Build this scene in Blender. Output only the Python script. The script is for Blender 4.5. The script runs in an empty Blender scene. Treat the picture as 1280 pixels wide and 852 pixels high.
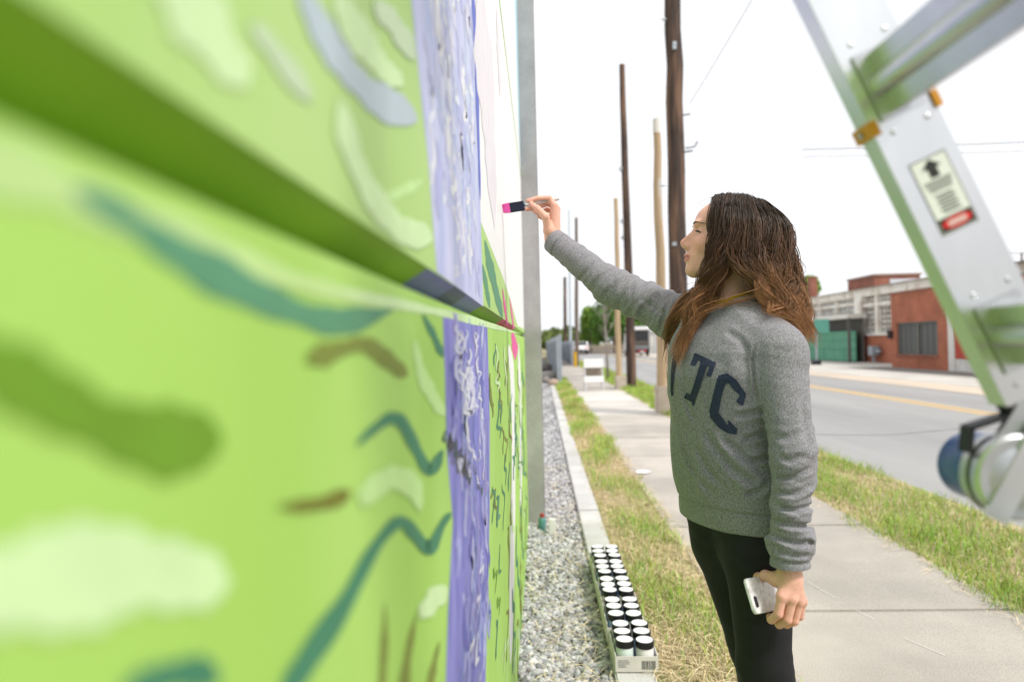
import bpy, math, random
import numpy as np
from mathutils import Matrix, Vector
S = bpy.context.scene
COL = S.collection
rad = math.radians
random.seed(7)
RNG = np.random.default_rng(11)

# ---------------------------------------------------------------- camera, sky, sun, exposure
CAM_H = 1.25
cd = bpy.data.cameras.new('camera'); cam = bpy.data.objects.new('camera', cd); COL.objects.link(cam)
cam.matrix_world = (Matrix.Translation((0, 0, CAM_H)) @ Matrix.Rotation(rad(2.42), 4, 'Z') @
                    Matrix.Rotation(math.pi / 2 + rad(.34), 4, 'X') @ Matrix.Rotation(rad(-1.3), 4, 'Z'))
cd.lens = 24; cd.sensor_width = 36; cd.clip_start = .01; cd.clip_end = 2000
cd.dof.use_dof = True; cd.dof.focus_distance = 1.83; cd.dof.aperture_fstop = 2.35
S.camera = cam

world = bpy.data.worlds.new('World'); S.world = world; world.use_nodes = True
wn, wl = world.node_tree.nodes, world.node_tree.links
bg = wn['Background']
sky = wn.new('ShaderNodeTexSky'); sky.sky_type = 'NISHITA'; sky.sun_disc = False
SUN_EL, SUN_AZ = 52, 128            # azimuth measured clockwise from +Y
sky.sun_elevation = rad(SUN_EL); sky.sun_rotation = rad(SUN_AZ); sky.dust_density = 4
hs = wn.new('ShaderNodeHueSaturation'); hs.inputs['Saturation'].default_value = .12
mixn = wn.new('ShaderNodeMix'); mixn.data_type = 'RGBA'; mixn.inputs[0].default_value = .8
mixn.inputs[7].default_value = (9.0, 9.15, 9.4, 1)      # an even veil of bright cloud
wl.new(sky.outputs[0], hs.inputs['Color']); wl.new(hs.outputs[0], mixn.inputs[6]); wl.new(mixn.outputs[2], bg.inputs[0])
bg.inputs[1].default_value = .066
sd = bpy.data.lights.new('sun', 'SUN'); sun = bpy.data.objects.new('sun', sd); COL.objects.link(sun)
sd.energy = 1.5; sd.angle = rad(12); sd.color = (1, .96, .9)
sdir = Vector((math.sin(rad(SUN_AZ)) * math.cos(rad(SUN_EL)), math.cos(rad(SUN_AZ)) * math.cos(rad(SUN_EL)), math.sin(rad(SUN_EL))))
sun.rotation_euler = sdir.to_track_quat('Z', 'Y').to_euler(); sun.location = sdir * 40
S.view_settings.view_transform = 'Standard'; S.view_settings.look = 'None'
S.view_settings.exposure = 1.1; S.view_settings.gamma = 1
S.cycles.use_denoising = True
S.cycles.max_bounces = 6; S.cycles.diffuse_bounces = 3; S.cycles.glossy_bounces = 3; S.cycles.transparent_max_bounces = 6
S.cycles.caustics_reflective = False; S.cycles.caustics_refractive = False
S.render.resolution_x = 1024; S.render.resolution_y = 681

# ---------------------------------------------------------------- survey helpers: photo pixel -> point on a known plane of the place
_R = np.array(cam.matrix_world.to_3x3()); _C = np.array([0, 0, CAM_H])
def _ray(x, y): return _R @ np.array([(x - 640) / 853.33, (426 - y) / 853.33, -1.0])
def at(x, y, Y): d = _ray(x, y); return _C + d * Y / d[1]
def gr(x, y, z=0.0): d = _ray(x, y); return _C + d * (z - CAM_H) / d[2]
def onx(x, y, X): d = _ray(x, y); return _C + d * X / d[0]

# ---------------------------------------------------------------- materials
def new_mat(name):
    m = bpy.data.materials.new(name); m.use_nodes = True
    return m, m.node_tree.nodes, m.node_tree.links, m.node_tree.nodes['Principled BSDF']
def pm(name, c1, c2=None, rough=.7, scale=6, detail=5, bump=0, bscale=60, metal=0, spec=.3, stretch=None, c3=None, s3=1.2, f3=.5, bump_d=.002):
    """two-tone noise material, an optional third large-patch colour, optional fine relief"""
    m, N, L, B = new_mat(name)
    c1 = tuple(c1); c2 = tuple(c2) if c2 else tuple(v * .78 for v in c1)
    tc = N.new('ShaderNodeTexCoord'); src = tc.outputs['Object']
    if stretch:
        mp = N.new('ShaderNodeMapping'); mp.inputs['Scale'].default_value = stretch; L.new(src, mp.inputs[0]); src = mp.outputs[0]
    n = N.new('ShaderNodeTexNoise'); n.inputs['Scale'].default_value = scale; n.inputs['Detail'].default_value = detail; L.new(src, n.inputs['Vector'])
    r = N.new('ShaderNodeValToRGB'); r.color_ramp.elements[0].position = .33; r.color_ramp.elements[1].position = .67
    r.color_ramp.elements[0].color = c2 + (1,); r.color_ramp.elements[1].color = c1 + (1,)
    L.new(n.outputs[0], r.inputs[0]); out = r.outputs[0]
    if c3:
        n3 = N.new('ShaderNodeTexNoise'); n3.inputs['Scale'].default_value = s3; n3.inputs['Detail'].default_value = 6; L.new(src, n3.inputs['Vector'])
        r3 = N.new('ShaderNodeValToRGB'); r3.color_ramp.elements[0].position = .48; r3.color_ramp.elements[1].position = .62
        r3.color_ramp.elements[1].color = (f3, f3, f3, 1)
        r3.color_ramp.elements[0].color = (0, 0, 0, 1)
        L.new(n3.outputs[0], r3.inputs[0])
        mx = N.new('ShaderNodeMix'); mx.data_type = 'RGBA'; L.new(r3.outputs[0], mx.inputs[0]); L.new(out, mx.inputs[6]); mx.inputs[7].default_value = tuple(c3) + (1,)
        out = mx.outputs[2]
    L.new(out, B.inputs['Base Color'])
    B.inputs['Roughness'].default_value = rough; B.inputs['Metallic'].default_value = metal; B.inputs['Specular IOR Level'].default_value = spec
    if bump:
        nb = N.new('ShaderNodeTexNoise'); nb.inputs['Scale'].default_value = bscale; nb.inputs['Detail'].default_value = 4; L.new(src, nb.inputs['Vector'])
        b = N.new('ShaderNodeBump'); b.inputs['Strength'].default_value = bump; b.inputs['Distance'].default_value = bump_d
        L.new(nb.outputs[0], b.inputs['Height']); L.new(b.outputs[0], B.inputs['Normal'])
    return m
def attr_mat(name, rough=.6, spec=.3, bump=0, bscale=200, noise=0, nscale=300, sss=0, trans=0, stretch=None, bump_d=.001):
    """colour from the mesh's own colour attribute, times fine noise"""
    m, N, L, B = new_mat(name)
    a = N.new('ShaderNodeVertexColor'); a.layer_name = 'Col'; out = a.outputs[0]
    tc = N.new('ShaderNodeTexCoord'); src = tc.outputs['Object']
    if stretch:
        mp = N.new('ShaderNodeMapping'); mp.inputs['Scale'].default_value = stretch; L.new(src, mp.inputs[0]); src = mp.outputs[0]
    if noise:
        n = N.new('ShaderNodeTexNoise'); n.inputs['Scale'].default_value = nscale; n.inputs['Detail'].default_value = 3; L.new(src, n.inputs['Vector'])
        mr = N.new('ShaderNodeMapRange'); mr.inputs[1].default_value = .3; mr.inputs[2].default_value = .7; mr.inputs[3].default_value = 1 - noise; mr.inputs[4].default_value = 1 + noise
        L.new(n.outputs[0], mr.inputs[0])
        mx = N.new('ShaderNodeVectorMath'); mx.operation = 'SCALE'; L.new(out, mx.inputs[0]); L.new(mr.outputs[0], mx.inputs['Scale']); out = mx.outputs[0]
    L.new(out, B.inputs['Base Color']); B.inputs['Roughness'].default_value = rough; B.inputs['Specular IOR Level'].default_value = spec
    if sss:
        B.inputs['Subsurface Weight'].default_value = sss; B.inputs['Subsurface Radius'].default_value = (.009, .003, .0015); B.inputs['Subsurface Scale'].default_value = 1
    if bump:
        nb = N.new('ShaderNodeTexNoise'); nb.inputs['Scale'].default_value = bscale; nb.inputs['Detail'].default_value = 3; L.new(src, nb.inputs['Vector'])
        b = N.new('ShaderNodeBump'); b.inputs['Strength'].default_value = bump; b.inputs['Distance'].default_value = bump_d
        L.new(nb.outputs[0], b.inputs['Height']); L.new(b.outputs[0], B.inputs['Normal'])
    return m
_MC = {}
def plain(c, rough=.6, metal=0, spec=.3, var=.1, scale=12):
    k = (tuple(c), rough, metal, spec, var, scale)
    if k not in _MC: _MC[k] = pm('paint_%d' % len(_MC), c, tuple(v * (1 - var) for v in c), rough=rough, metal=metal, spec=spec, scale=scale)
    return _MC[k]

# ---------------------------------------------------------------- mesh helpers
ORG = {}
def mk(name, V, F, mat, parent=None, smooth=False, col=None, rel=True):
    """one mesh object from world-space vertices; under a parent they are stored relative to the parent's thing"""
    o0 = np.zeros(3)
    if parent is not None: o0 = ORG.get(parent, np.zeros(3)) if rel else np.zeros(3)
    V = np.asarray(V, float) - o0
    me = bpy.data.meshes.new(name)
    if isinstance(F, np.ndarray) and F.ndim == 2:
        n, k = F.shape
        me.vertices.add(len(V)); me.vertices.foreach_set('co', V.astype(np.float32).ravel())
        me.loops.add(n * k); me.loops.foreach_set('vertex_index', F.astype(np.int32).ravel())
        me.polygons.add(n); me.polygons.foreach_set('loop_start', np.arange(0, n * k, k, dtype=np.int32)); me.polygons.foreach_set('loop_total', np.full(n, k, np.int32))
        me.update(calc_edges=True)
    else:
        me.from_pydata([tuple(v) for v in V], [], [tuple(f) for f in F])
    me.validate(clean_customdata=False)
    if smooth: me.polygons.foreach_set('use_smooth', np.ones(len(me.polygons), bool))
    if col is not None:
        ca = me.color_attributes.new('Col', 'FLOAT_COLOR', 'POINT'); c = np.ones((len(V), 4), np.float32); c[:, :3] = col; ca.data.foreach_set('color', c.ravel())
    o = bpy.data.objects.new(name, me); COL.objects.link(o)
    if mat: me.materials.append(mat)
    if parent is not None: o.parent = parent; ORG[o] = o0
    return o
def tag(o, label=None, cat=None, group=None, kind=None):
    if label: o['label'] = label
    if cat: o['category'] = cat
    if group: o['group'] = group
    if kind: o['kind'] = kind
    return o
def thing(name, loc, label, cat, group=None):
    e = bpy.data.objects.new(name, None); COL.objects.link(e); e.location = loc; e.empty_display_size = .1
    ORG[e] = np.array(loc, float); return tag(e, label, cat, group)
def dup(root, loc, label=None, group=None, rotz=None):
    r = root.copy(); COL.objects.link(r); r.location = loc
    if rotz is not None: r.rotation_euler = (0, 0, rotz)
    if label: r['label'] = label
    if group: r['group'] = group
    for ch in root.children:
        c = ch.copy(); COL.objects.link(c); c.parent = r
        for g in ch.children:
            d = g.copy(); COL.objects.link(d); d.parent = c
    return r
def nrm(v): v = np.asarray(v, float); return v / np.linalg.norm(v)
class MB:
    def __init__(s): s.V = []; s.F = []
    def add(s, V, F):
        b = len(s.V); s.V += [tuple(map(float, v)) for v in V]; s.F += [tuple(i + b for i in f) for f in F]; return s
    def box(s, lo, hi, bev=0):
        lo = np.array(lo, float); hi = np.array(hi, float)
        if bev <= 0:
            x0, y0, z0 = lo; x1, y1, z1 = hi
            return s.add([(x0,y0,z0),(x1,y0,z0),(x1,y1,z0),(x0,y1,z0),(x0,y0,z1),(x1,y0,z1),(x1,y1,z1),(x0,y1,z1)],
                         [(3,2,1,0),(4,5,6,7),(0,1,5,4),(1,2,6,5),(2,3,7,6),(3,0,4,7)])
        import bmesh
        bm = bmesh.new(); bmesh.ops.create_cube(bm, size=1)
        for v in bm.verts: v.co = [lo[i] + (v.co[i] + .5) * (hi[i] - lo[i]) for i in range(3)]
        bmesh.ops.bevel(bm, geom=bm.edges[:], offset=bev, segments=2, affect='EDGES')
        bm.verts.index_update(); s.add([v.co for v in bm.verts], [[v.index for v in f.verts] for f in bm.faces]); bm.free(); return s
    def obox(s, c, ax, half):
        """oriented box: centre, three axes (rows), half sizes"""
        c = np.array(c, float); ax = [nrm(a) for a in ax]; V = []
        for k in (-1, 1):
            for (i, j) in ((-1,-1),(1,-1),(1,1),(-1,1)): V.append(c + ax[0]*half[0]*i + ax[1]*half[1]*j + ax[2]*half[2]*k)
        F = [(3,2,1,0),(4,5,6,7),(0,1,5,4),(1,2,6,5),(2,3,7,6),(3,0,4,7)]
        if np.dot(np.cross(ax[0], ax[1]), ax[2]) < 0: F = [f[::-1] for f in F]
        return s.add(V, F)
    def tube(s, pts, r, n=10, cap=True, ell=None):
        pts = [np.array(p, float) for p in pts]; m = len(pts); r = [r] * m if np.isscalar(r) else r
        up = np.array([0, 0, 1.0]); V = []; prev = None
        for i, p in enumerate(pts):
            d = nrm(pts[min(i + 1, m - 1)] - pts[max(i - 1, 0)])
            if prev is None: a = np.cross(d, up if abs(d[2]) < .95 else np.array([1.0, 0, 0]))
            else: a = prev - d * np.dot(prev, d)
            a = nrm(a); b = np.cross(d, a); prev = a
            for k in range(n):
                t = 2 * math.pi * k / n; V.append(p + r[i] * (a * math.cos(t) + b * math.sin(t)))
        F = [(i*n+k, i*n+(k+1) % n, (i+1)*n+(k+1) % n, (i+1)*n+k) for i in range(m - 1) for k in range(n)]
        F = [f for f in F]
        if cap: F += [tuple(range(n))[::-1], tuple((m-1)*n + k for k in range(n))]
        return s.add(V, F)
    def prism(s, poly, A, B):
        """poly: list of 3D points (planar), extruded from offset A to offset B (vectors)"""
        n = len(poly); A = np.array(A, float); B = np.array(B, float)
        V = [np.array(p) + A for p in poly] + [np.array(p) + B for p in poly]
        F = [tuple(range(n))[::-1], tuple(range(n, 2*n))] + [(k, (k+1) % n, n+(k+1) % n, n+k) for k in range(n)]
        return s.add(V, F)
    def lathe(s, prof, n=24, c=(0, 0, 0), axis=None):
        c = np.array(c, float)
        if axis is None: u, v, w = np.eye(3)
        else:
            w = nrm(axis); u = nrm(np.cross(w, [0, 0, 1] if abs(w[2]) < .9 else [1, 0, 0])); v = np.cross(w, u)
        V = []; F = []
        for (r, z) in prof:
            for k in range(n): t = 2*math.pi*k/n; V.append(c + u*r*math.cos(t) + v*r*math.sin(t) + w*z)
        for i in range(len(prof) - 1):
            for k in range(n): F.append((i*n+k, i*n+(k+1) % n, (i+1)*n+(k+1) % n, (i+1)*n+k))
        F.append(tuple(range(n))[::-1]); F.append(tuple((len(prof)-1)*n + k for k in range(n)))
        return s.add(V, F)
    def build(s, name, mat, parent=None, smooth=False): return mk(name, s.V, s.F, mat, parent, smooth)
def smooth_by_angle(o, deg=35):
    me = o.data; me.polygons.foreach_set('use_smooth', np.ones(len(me.polygons), bool))
    try: me.set_sharp_from_angle(angle=rad(deg))
    except Exception: pass
    return o

# ================================================================ THE SETTING
def sheet(name, x0, x1, y0, y1, z, mat, label=None, cat=None):
    o = mk(name, [(x0,y0,z),(x1,y0,z),(x1,y1,z),(x0,y1,z)], [(0,1,2,3)], mat)
    return tag(o, label, cat, kind='structure')
M_earth = pm('dry_earth', (.36,.31,.22), (.24,.21,.13), rough=.95, scale=3, c3=(.17,.21,.07), s3=.35, f3=.8)
M_soil = pm('dry_turf_soil', (.44,.36,.22), (.30,.25,.14), rough=.95, scale=14, c3=(.20,.24,.07), s3=2.2, f3=.75, bump=.6, bscale=90, bump_d=.006)
M_asphalt = pm('worn_asphalt', (.335,.33,.325), (.275,.27,.265), rough=.85, scale=.9, stretch=(1,.12,1), c3=(.22,.22,.225), s3=.7, f3=.55, bump=.35, bscale=160, bump_d=.004)
M_bed = pm('gravel_bed', (.24,.24,.24), (.14,.14,.14), rough=.95, scale=70, bump=.8, bscale=80, bump_d=.008)
M_lot = pm('pale_concrete_lot', (.56,.54,.50), (.47,.45,.41), rough=.9, scale=.8, c3=(.38,.36,.33), s3=.5, f3=.5)
M_tan = pm('dusty_tan_gutter', (.58,.48,.38), (.47,.40,.33), rough=.95, scale=1.1, stretch=(1,.2,1))
M_dark = pm('dark_tar_apron', (.25,.23,.21), (.17,.16,.15), rough=.9, scale=1.2)
M_yel = pm('worn_yellow_line', (.72,.46,.13), (.60,.44,.24), rough=.8, scale=5, stretch=(3,.6,1))
def concrete(name, c1, c2, c3, big=1.0):
    """poured concrete: aggregate speckle, cloudy stains, a tone of its own for every slab"""
    m, N, L, B = new_mat(name)
    tc = N.new('ShaderNodeTexCoord'); gi = N.new('ShaderNodeNewGeometry'); src = gi.outputs['Position']
    def noise(sc, det, lo, hi, a, b):
        n = N.new('ShaderNodeTexNoise'); n.inputs['Scale'].default_value = sc; n.inputs['Detail'].default_value = det; L.new(src, n.inputs['Vector'])
        r = N.new('ShaderNodeMapRange'); r.inputs[1].default_value = lo; r.inputs[2].default_value = hi; r.inputs[3].default_value = a; r.inputs[4].default_value = b
        L.new(n.outputs[0], r.inputs[0]); return r.outputs[0], n.outputs[0]
    f1, _ = noise(2.2 * big, 7, .3, .7, 0, 1); f2, _ = noise(.9 * big, 6, .42, .66, 0, .95); f3, raw = noise(190, 3, .25, .75, .74, 1.2)
    m1 = N.new('ShaderNodeMix'); m1.data_type = 'RGBA'; L.new(f1, m1.inputs[0]); m1.inputs[6].default_value = c2 + (1,); m1.inputs[7].default_value = c1 + (1,)
    m2 = N.new('ShaderNodeMix'); m2.data_type = 'RGBA'; L.new(f2, m2.inputs[0]); L.new(m1.outputs[2], m2.inputs[6]); m2.inputs[7].default_value = c3 + (1,)
    oi = N.new('ShaderNodeObjectInfo'); rr = N.new('ShaderNodeMapRange'); rr.inputs[3].default_value = .9; rr.inputs[4].default_value = 1.08; L.new(oi.outputs['Random'], rr.inputs[0])
    mu = N.new('ShaderNodeMath'); mu.operation = 'MULTIPLY'; L.new(rr.outputs[0], mu.inputs[0]); L.new(f3, mu.inputs[1])
    vs = N.new('ShaderNodeVectorMath'); vs.operation = 'SCALE'; L.new(m2.outputs[2], vs.inputs[0]); L.new(mu.outputs[0], vs.inputs['Scale'])
    L.new(vs.outputs[0], B.inputs['Base Color']); B.inputs['Roughness'].default_value = .9; B.inputs['Specular IOR Level'].default_value = .2
    b = N.new('ShaderNodeBump'); b.inputs['Strength'].default_value = .35; b.inputs['Distance'].default_value = .002; L.new(raw, b.inputs['Height']); L.new(b.outputs[0], B.inputs['Normal'])
    return m
M_walk = concrete('sidewalk_concrete', (.50,.455,.405), (.40,.365,.325), (.33,.305,.275))
M_walk2 = concrete('new_sidewalk_concrete', (.62,.59,.54), (.55,.52,.48), (.50,.47,.44))
M_kerb = concrete('kerb_concrete', (.60,.59,.57), (.52,.51,.49), (.44,.43,.41), 2)
M_post = concrete('post_concrete', (.40,.39,.39), (.335,.325,.325), (.27,.26,.26), 2.5)

sheet('ground', -600, 600, -300, 1500, -.09, M_earth)
road = sheet('road', 3.02, 9.3, -40, 400, -.035, M_asphalt)
for k, x in enumerate((7.02, 7.26)):
    mk('centre_line', [(x,-40,-.031),(x+.11,-40,-.031),(x+.11,300,-.031),(x,300,-.031)], [(0,1,2,3)], M_yel, road)
for (pts) in ([(3.9,5.2),(4.6,6.1),(5.6,6.4),(6.5,7.4)], [(3.4,9.3),(4.5,9.1),(5.7,9.6),(6.9,9.3)], [(4.2,12),(5.2,13.6),(5.6,16),(6.3,18)]):
    m = MB()
    for a, b in zip(pts[:-1], pts[1:]):
        a = np.array(a); b = np.array(b); n = nrm(np.array([-(b-a)[1], (b-a)[0]])) * .012
        m.add([(*(a-n),-.0318),(*(b-n),-.0318),(*(b+n),-.0318),(*(a+n),-.0318)], [(0,1,2,3)])
    m.build('tar_crack', M_dark, road)
sheet('gutter', 9.3, 10.5, -40, 400, -.028, M_tan)
sheet('forecourt', 10.5, 60, -40, 120, -.024, M_lot)
sheet('apron', 13.0, 14.46, 12, 29.4, -.018, M_dark)
sheet('verge_soil', .39, .86, -3, 200, -.012, M_soil)
sheet('roadside_soil', 2.06, 3.12, -3, 200, -.016, M_soil)
sheet('gravel_bed', -.6, .26, -3, 60, -.035, M_bed)

# sidewalk: poured slabs
walk = tag(mk('sidewalk', [(.83,-3,-.055),(2.13,-3,-.055),(2.13,200,-.055),(.83,200,-.055)], [(0,1,2,3)], M_dark), kind='structure')
sl0 = MB().box((.83, .006, -.09), (2.13, 1.454, 0), .006); sl_me = None
for i in range(-3, 24):
    y = 3.19 + 1.46 * i
    if sl_me is None:
        o = sl0.build('slab', M_walk, walk); sl_me = o.data
    else:
        o = bpy.data.objects.new('slab', sl_me); COL.objects.link(o); o.parent = walk
    o.location = (0, y, random.uniform(-.002, .002)); o.rotation_euler = (random.uniform(-.002,.002), random.uniform(-.002,.002), 0)
    if 6 <= i <= 9:
        o.material_slots[0].link = 'OBJECT'; o.material_slots[0].material = M_walk2
far = MB().box((.83, 3.19 + 1.46*24, -.09), (2.0, 200, -.001)); far.build('far_pavement', M_walk, walk)
# kerb strip of cast lengths
kerb = tag(mk('kerb', [(.26,-3,-.06),(.39,-3,-.06),(.39,60,-.06),(.26,60,-.06)], [(0,1,2,3)], M_dark), kind='structure')
k_me = None
for i in range(0, 9):
    y = -1 + 3.05 * i
    if k_me is None: o = MB().box((.25, .004, -.12), (.40, 3.046, .012), .006).build('kerb_stone', M_kerb, kerb); k_me = o.data
    else: o = bpy.data.objects.new('kerb_stone', k_me); COL.objects.link(o); o.parent = kerb
    o.location = (0, y, random.uniform(-.003, .003))

# gravel
def ico():
    t = (1 + 5 ** .5) / 2
    V = np.array([(-1,t,0),(1,t,0),(-1,-t,0),(1,-t,0),(0,-1,t),(0,1,t),(0,-1,-t),(0,1,-t),(t,0,-1),(t,0,1),(-t,0,-1),(-t,0,1)], float)
    F = np.array([(0,11,5),(0,5,1),(0,1,7),(0,7,10),(0,10,11),(1,5,9),(5,11,4),(11,10,2),(10,7,6),(7,1,8),(3,9,4),(3,4,2),(3,2,6),(3,6,8),(3,8,9),(4,9,5),(2,4,11),(6,2,10),(8,6,7),(9,8,1)])
    return V / np.linalg.norm(V[0]), F
def rot_mats(n):
    q = RNG.normal(size=(n, 4)); q /= np.linalg.norm(q, axis=1)[:, None]; w, x, y, z = q.T
    return np.stack([np.stack([1-2*(y*y+z*z), 2*(x*y-z*w), 2*(x*z+y*w)], -1), np.stack([2*(x*y+z*w), 1-2*(x*x+z*z), 2*(y*z-x*w)], -1), np.stack([2*(x*z-y*w), 2*(y*z+x*w), 1-2*(x*x+y*y)], -1)], 1)
def stones(P, size, grey):
    V0, F0 = ico(); n = len(P)
    J = V0[None] * (1 + RNG.uniform(-.28, .28, (n, 12, 1))) + RNG.uniform(-.12, .12, (n, 12, 3))
    sc = size[:, None] * RNG.uniform(.55, 1.15, (n, 3)); V = J * sc[:, None, :]
    V = np.einsum('nij,nkj->nki', rot_mats(n), V); V[:, :, 2] *= .8; V += P[:, None, :]
    F = F0[None] + (np.arange(n) * 12)[:, None, None]
    C = np.repeat(grey[:, None, :], 12, 1)
    return V.reshape(-1, 3), F.reshape(-1, 3), C.reshape(-1, 3)
def gravel_pts(n, y0, y1, x0=-.115, x1=.248):
    u = RNG.random(n); y = y0 * (y1 / y0) ** u if y0 > 0 else y0 + (y1 - y0) * u
    x = RNG.uniform(x0, x1, n)
    z = -.028 + .035 * np.clip((.10 - x) / .2, 0, 1) * (.6 + .4 * np.sin(y * 3.1)) + RNG.uniform(-.008, .01, n)
    return np.stack([x, y, z], 1)
n1, n2 = 13500, 3500
P = np.concatenate([gravel_pts(n1, 1.5, 9), gravel_pts(n2, 9, 30)])
size = np.concatenate([RNG.uniform(.009, .021, n1), RNG.uniform(.015, .028, n2)])
g = RNG.uniform(.18, .60, len(P)) ** 1.0; tint = np.stack([g * RNG.uniform(.97, 1.05, len(P)), g, g * RNG.uniform(.95, 1.06, len(P))], 1)
V, F, C = stones(P, size, tint)
tag(mk('gravel', V, F, attr_mat('crushed_stone', rough=.9, noise=.2, nscale=120), col=C), 'loose grey crushed stone along the foot of the mural wall', 'gravel', kind='stuff')

# grass and straw
def blades(P, h, w, col, lean=.5):
    n = len(P); a = RNG.uniform(0, 2*np.pi, n); d = np.stack([np.cos(a), np.sin(a), 0*a], 1); b = RNG.uniform(0, 2*np.pi, n)
    ln = np.stack([np.cos(b), np.sin(b), 0*b], 1) * (RNG.uniform(.1, 1, n) * lean * h)[:, None]; up = np.array([0, 0, 1.0])
    w2 = (w / 2)[:, None] * d; mid = P + up * (h * .6)[:, None] + ln * .35; tip = P + up * (h * RNG.uniform(.75, 1, n))[:, None] + ln
    V = np.stack([P - w2, P + w2, mid + w2 * .8, mid - w2 * .8, tip], 1)
    F = np.array([(0,1,2),(0,2,3),(3,2,4)])[None] + (np.arange(n) * 5)[:, None, None]
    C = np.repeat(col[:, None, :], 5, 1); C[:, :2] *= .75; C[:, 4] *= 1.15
    return V.reshape(-1, 3), F.reshape(-1, 3), C.reshape(-1, 3)
def patch(x, y): return .5 + .25*np.sin(x*7.3+1.1*np.sin(y*2.1)) + .25*np.sin(y*3.7+1.9*np.sin(x*4.3+y*.8))
def straws(P, L, w, col):
    n = len(P); a = RNG.uniform(0, 2*np.pi, n); d = np.stack([np.cos(a), np.sin(a), RNG.uniform(-.08, .16, n)], 1); s = np.stack([-np.sin(a), np.cos(a), 0*a], 1) * (w/2)[:, None]
    k = s * RNG.uniform(-9, 9, n)[:, None]
    A = P - d * (L/2)[:, None]; B = P + d * (L/2)[:, None]; Mi = P + k + np.array([0, 0, 1]) * RNG.uniform(0, .02, n)[:, None]
    V = np.stack([A - s*.5, A + s*.5, Mi + s, Mi - s, B], 1); F = np.array([(0,1,2),(0,2,3),(3,2,4)])[None] + (np.arange(n) * 5)[:, None, None]
    return V.reshape(-1, 3), F.reshape(-1, 3), np.repeat(col[:, None, :], 5, 1).reshape(-1, 3)
def join(parts):
    V = []; F = []; C = []; b = 0
    for v, f, c in parts: V.append(v); F.append(f + b); C.append(c); b += len(v)
    return np.concatenate(V), np.concatenate(F), np.concatenate(C)
def turf(n, x0, x1, y0, y1, z, dry, hmul=1.0):
    u = RNG.random(n); y = y0 * (y1 / y0) ** u; edge = .05*np.sin(y*5.2) + .03*np.sin(y*13.1) + .02*np.sin(y*31)
    x = RNG.uniform(x0, x1, n) + edge * RNG.random(n)
    p = patch(x, y); isdry = RNG.random(n) < np.clip(dry + 1.1 * (p - .5), .08, .95)
    far = np.clip(y / 6, 1, 5); h = RNG.uniform(.02, .085, n) * np.where(isdry, .7, 1.15) * hmul * (.7 + .6 * (1 - p)) * np.clip(far, 1, 1.5); w = RNG.uniform(.0025, .005, n) * far
    gcol = np.stack([RNG.uniform(.24, .42, n), RNG.uniform(.36, .56, n), RNG.uniform(.05, .13, n)], 1); dcol = np.array([.72, .58, .33]) * RNG.uniform(.6, 1.2, (n, 1))
    return blades(np.stack([x, y, np.full(n, z)], 1), h, w, np.where(isdry[:, None], dcol, gcol), lean=.9)
def straw_bed(n, x0, x1, y0, y1, z):
    u = RNG.random(n); y = y0 * (y1 / y0) ** u; x = RNG.uniform(x0, x1, n)
    far = np.clip(y / 5, 1, 4)
    return straws(np.stack([x, y, z + RNG.uniform(0, .03, n)], 1), RNG.uniform(.04, .19, n), RNG.uniform(.0015, .004, n) * far, np.array([.74, .61, .38]) * RNG.uniform(.55, 1.2, (n, 1)))
M_grass = attr_mat('turf_blades', rough=.75, spec=.15)
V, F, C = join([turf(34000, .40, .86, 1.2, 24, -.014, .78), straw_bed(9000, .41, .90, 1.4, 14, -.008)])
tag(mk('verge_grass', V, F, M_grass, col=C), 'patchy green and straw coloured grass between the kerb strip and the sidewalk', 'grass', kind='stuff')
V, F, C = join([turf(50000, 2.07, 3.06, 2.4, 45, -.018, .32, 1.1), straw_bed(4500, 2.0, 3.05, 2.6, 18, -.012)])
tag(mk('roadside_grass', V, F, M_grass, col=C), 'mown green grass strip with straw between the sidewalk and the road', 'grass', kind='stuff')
V, F, C = straw_bed(900, -.1, .26, 1.6, 7, -.004)
tag(mk('straw_litter', V, F, M_grass, col=C), 'dry straw scattered over the grey gravel', 'straw', kind='stuff')

# ================================================================ MURAL WALL
WX = -.115
M_green = pm('mural_green', (.38,.625,.13), (.345,.58,.11), rough=.55, scale=5, c3=(.42,.66,.17), s3=3, f3=.6, stretch=(1,1,.5), bump=.25, bscale=220, bump_d=.0008)
M_ch = pm('mural_joint_shaded_green', (.25,.42,.035), (.20,.35,.025), rough=.6, scale=9)  # wall green darkened, the groove's underside shade put into the colour
wall = thing('mural_wall', (WX, 2, 0), 'precast panel wall painted with a lime green, purple and white mural', 'wall')
Y0, Y1 = -1.6, 4.775
def panel(z0, z1, ct, cb, mat):
    d = .14; c = .036
    prof = [(WX, z0 + (cb[0] if cb else 0)), (WX, z1 - (ct[0] if ct else 0))]
    if ct: prof += [(WX - c, z1 - ct[0] + ct[1]), (WX - c, z1)]
    else: prof += [(WX, z1)]
    prof += [(WX - d, z1), (WX - d, z0)]
    if cb: prof += [(WX - c, z0), (WX - c, z0 + cb[0] - cb[1])]
    m = MB(); poly = [(x, 0, z) for x, z in prof]; m.prism(poly, (0, Y1, 0), (0, Y0, 0))
    return m.build('panel', mat, wall)
pan_lo = panel(-.1, 1.304, (.003, .002), None, M_green)
M_green2 = pm('mural_pale_green', (.43,.62,.21), (.385,.59,.165), rough=.55, scale=4, bump=.15, bscale=300, bump_d=.0006)
pan_mid = panel(1.306, 2.420, (.004, .003), (.026, .021), M_green2)
pan_top = panel(2.422, 3.72, None, (.012, .009), M_green)

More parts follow.
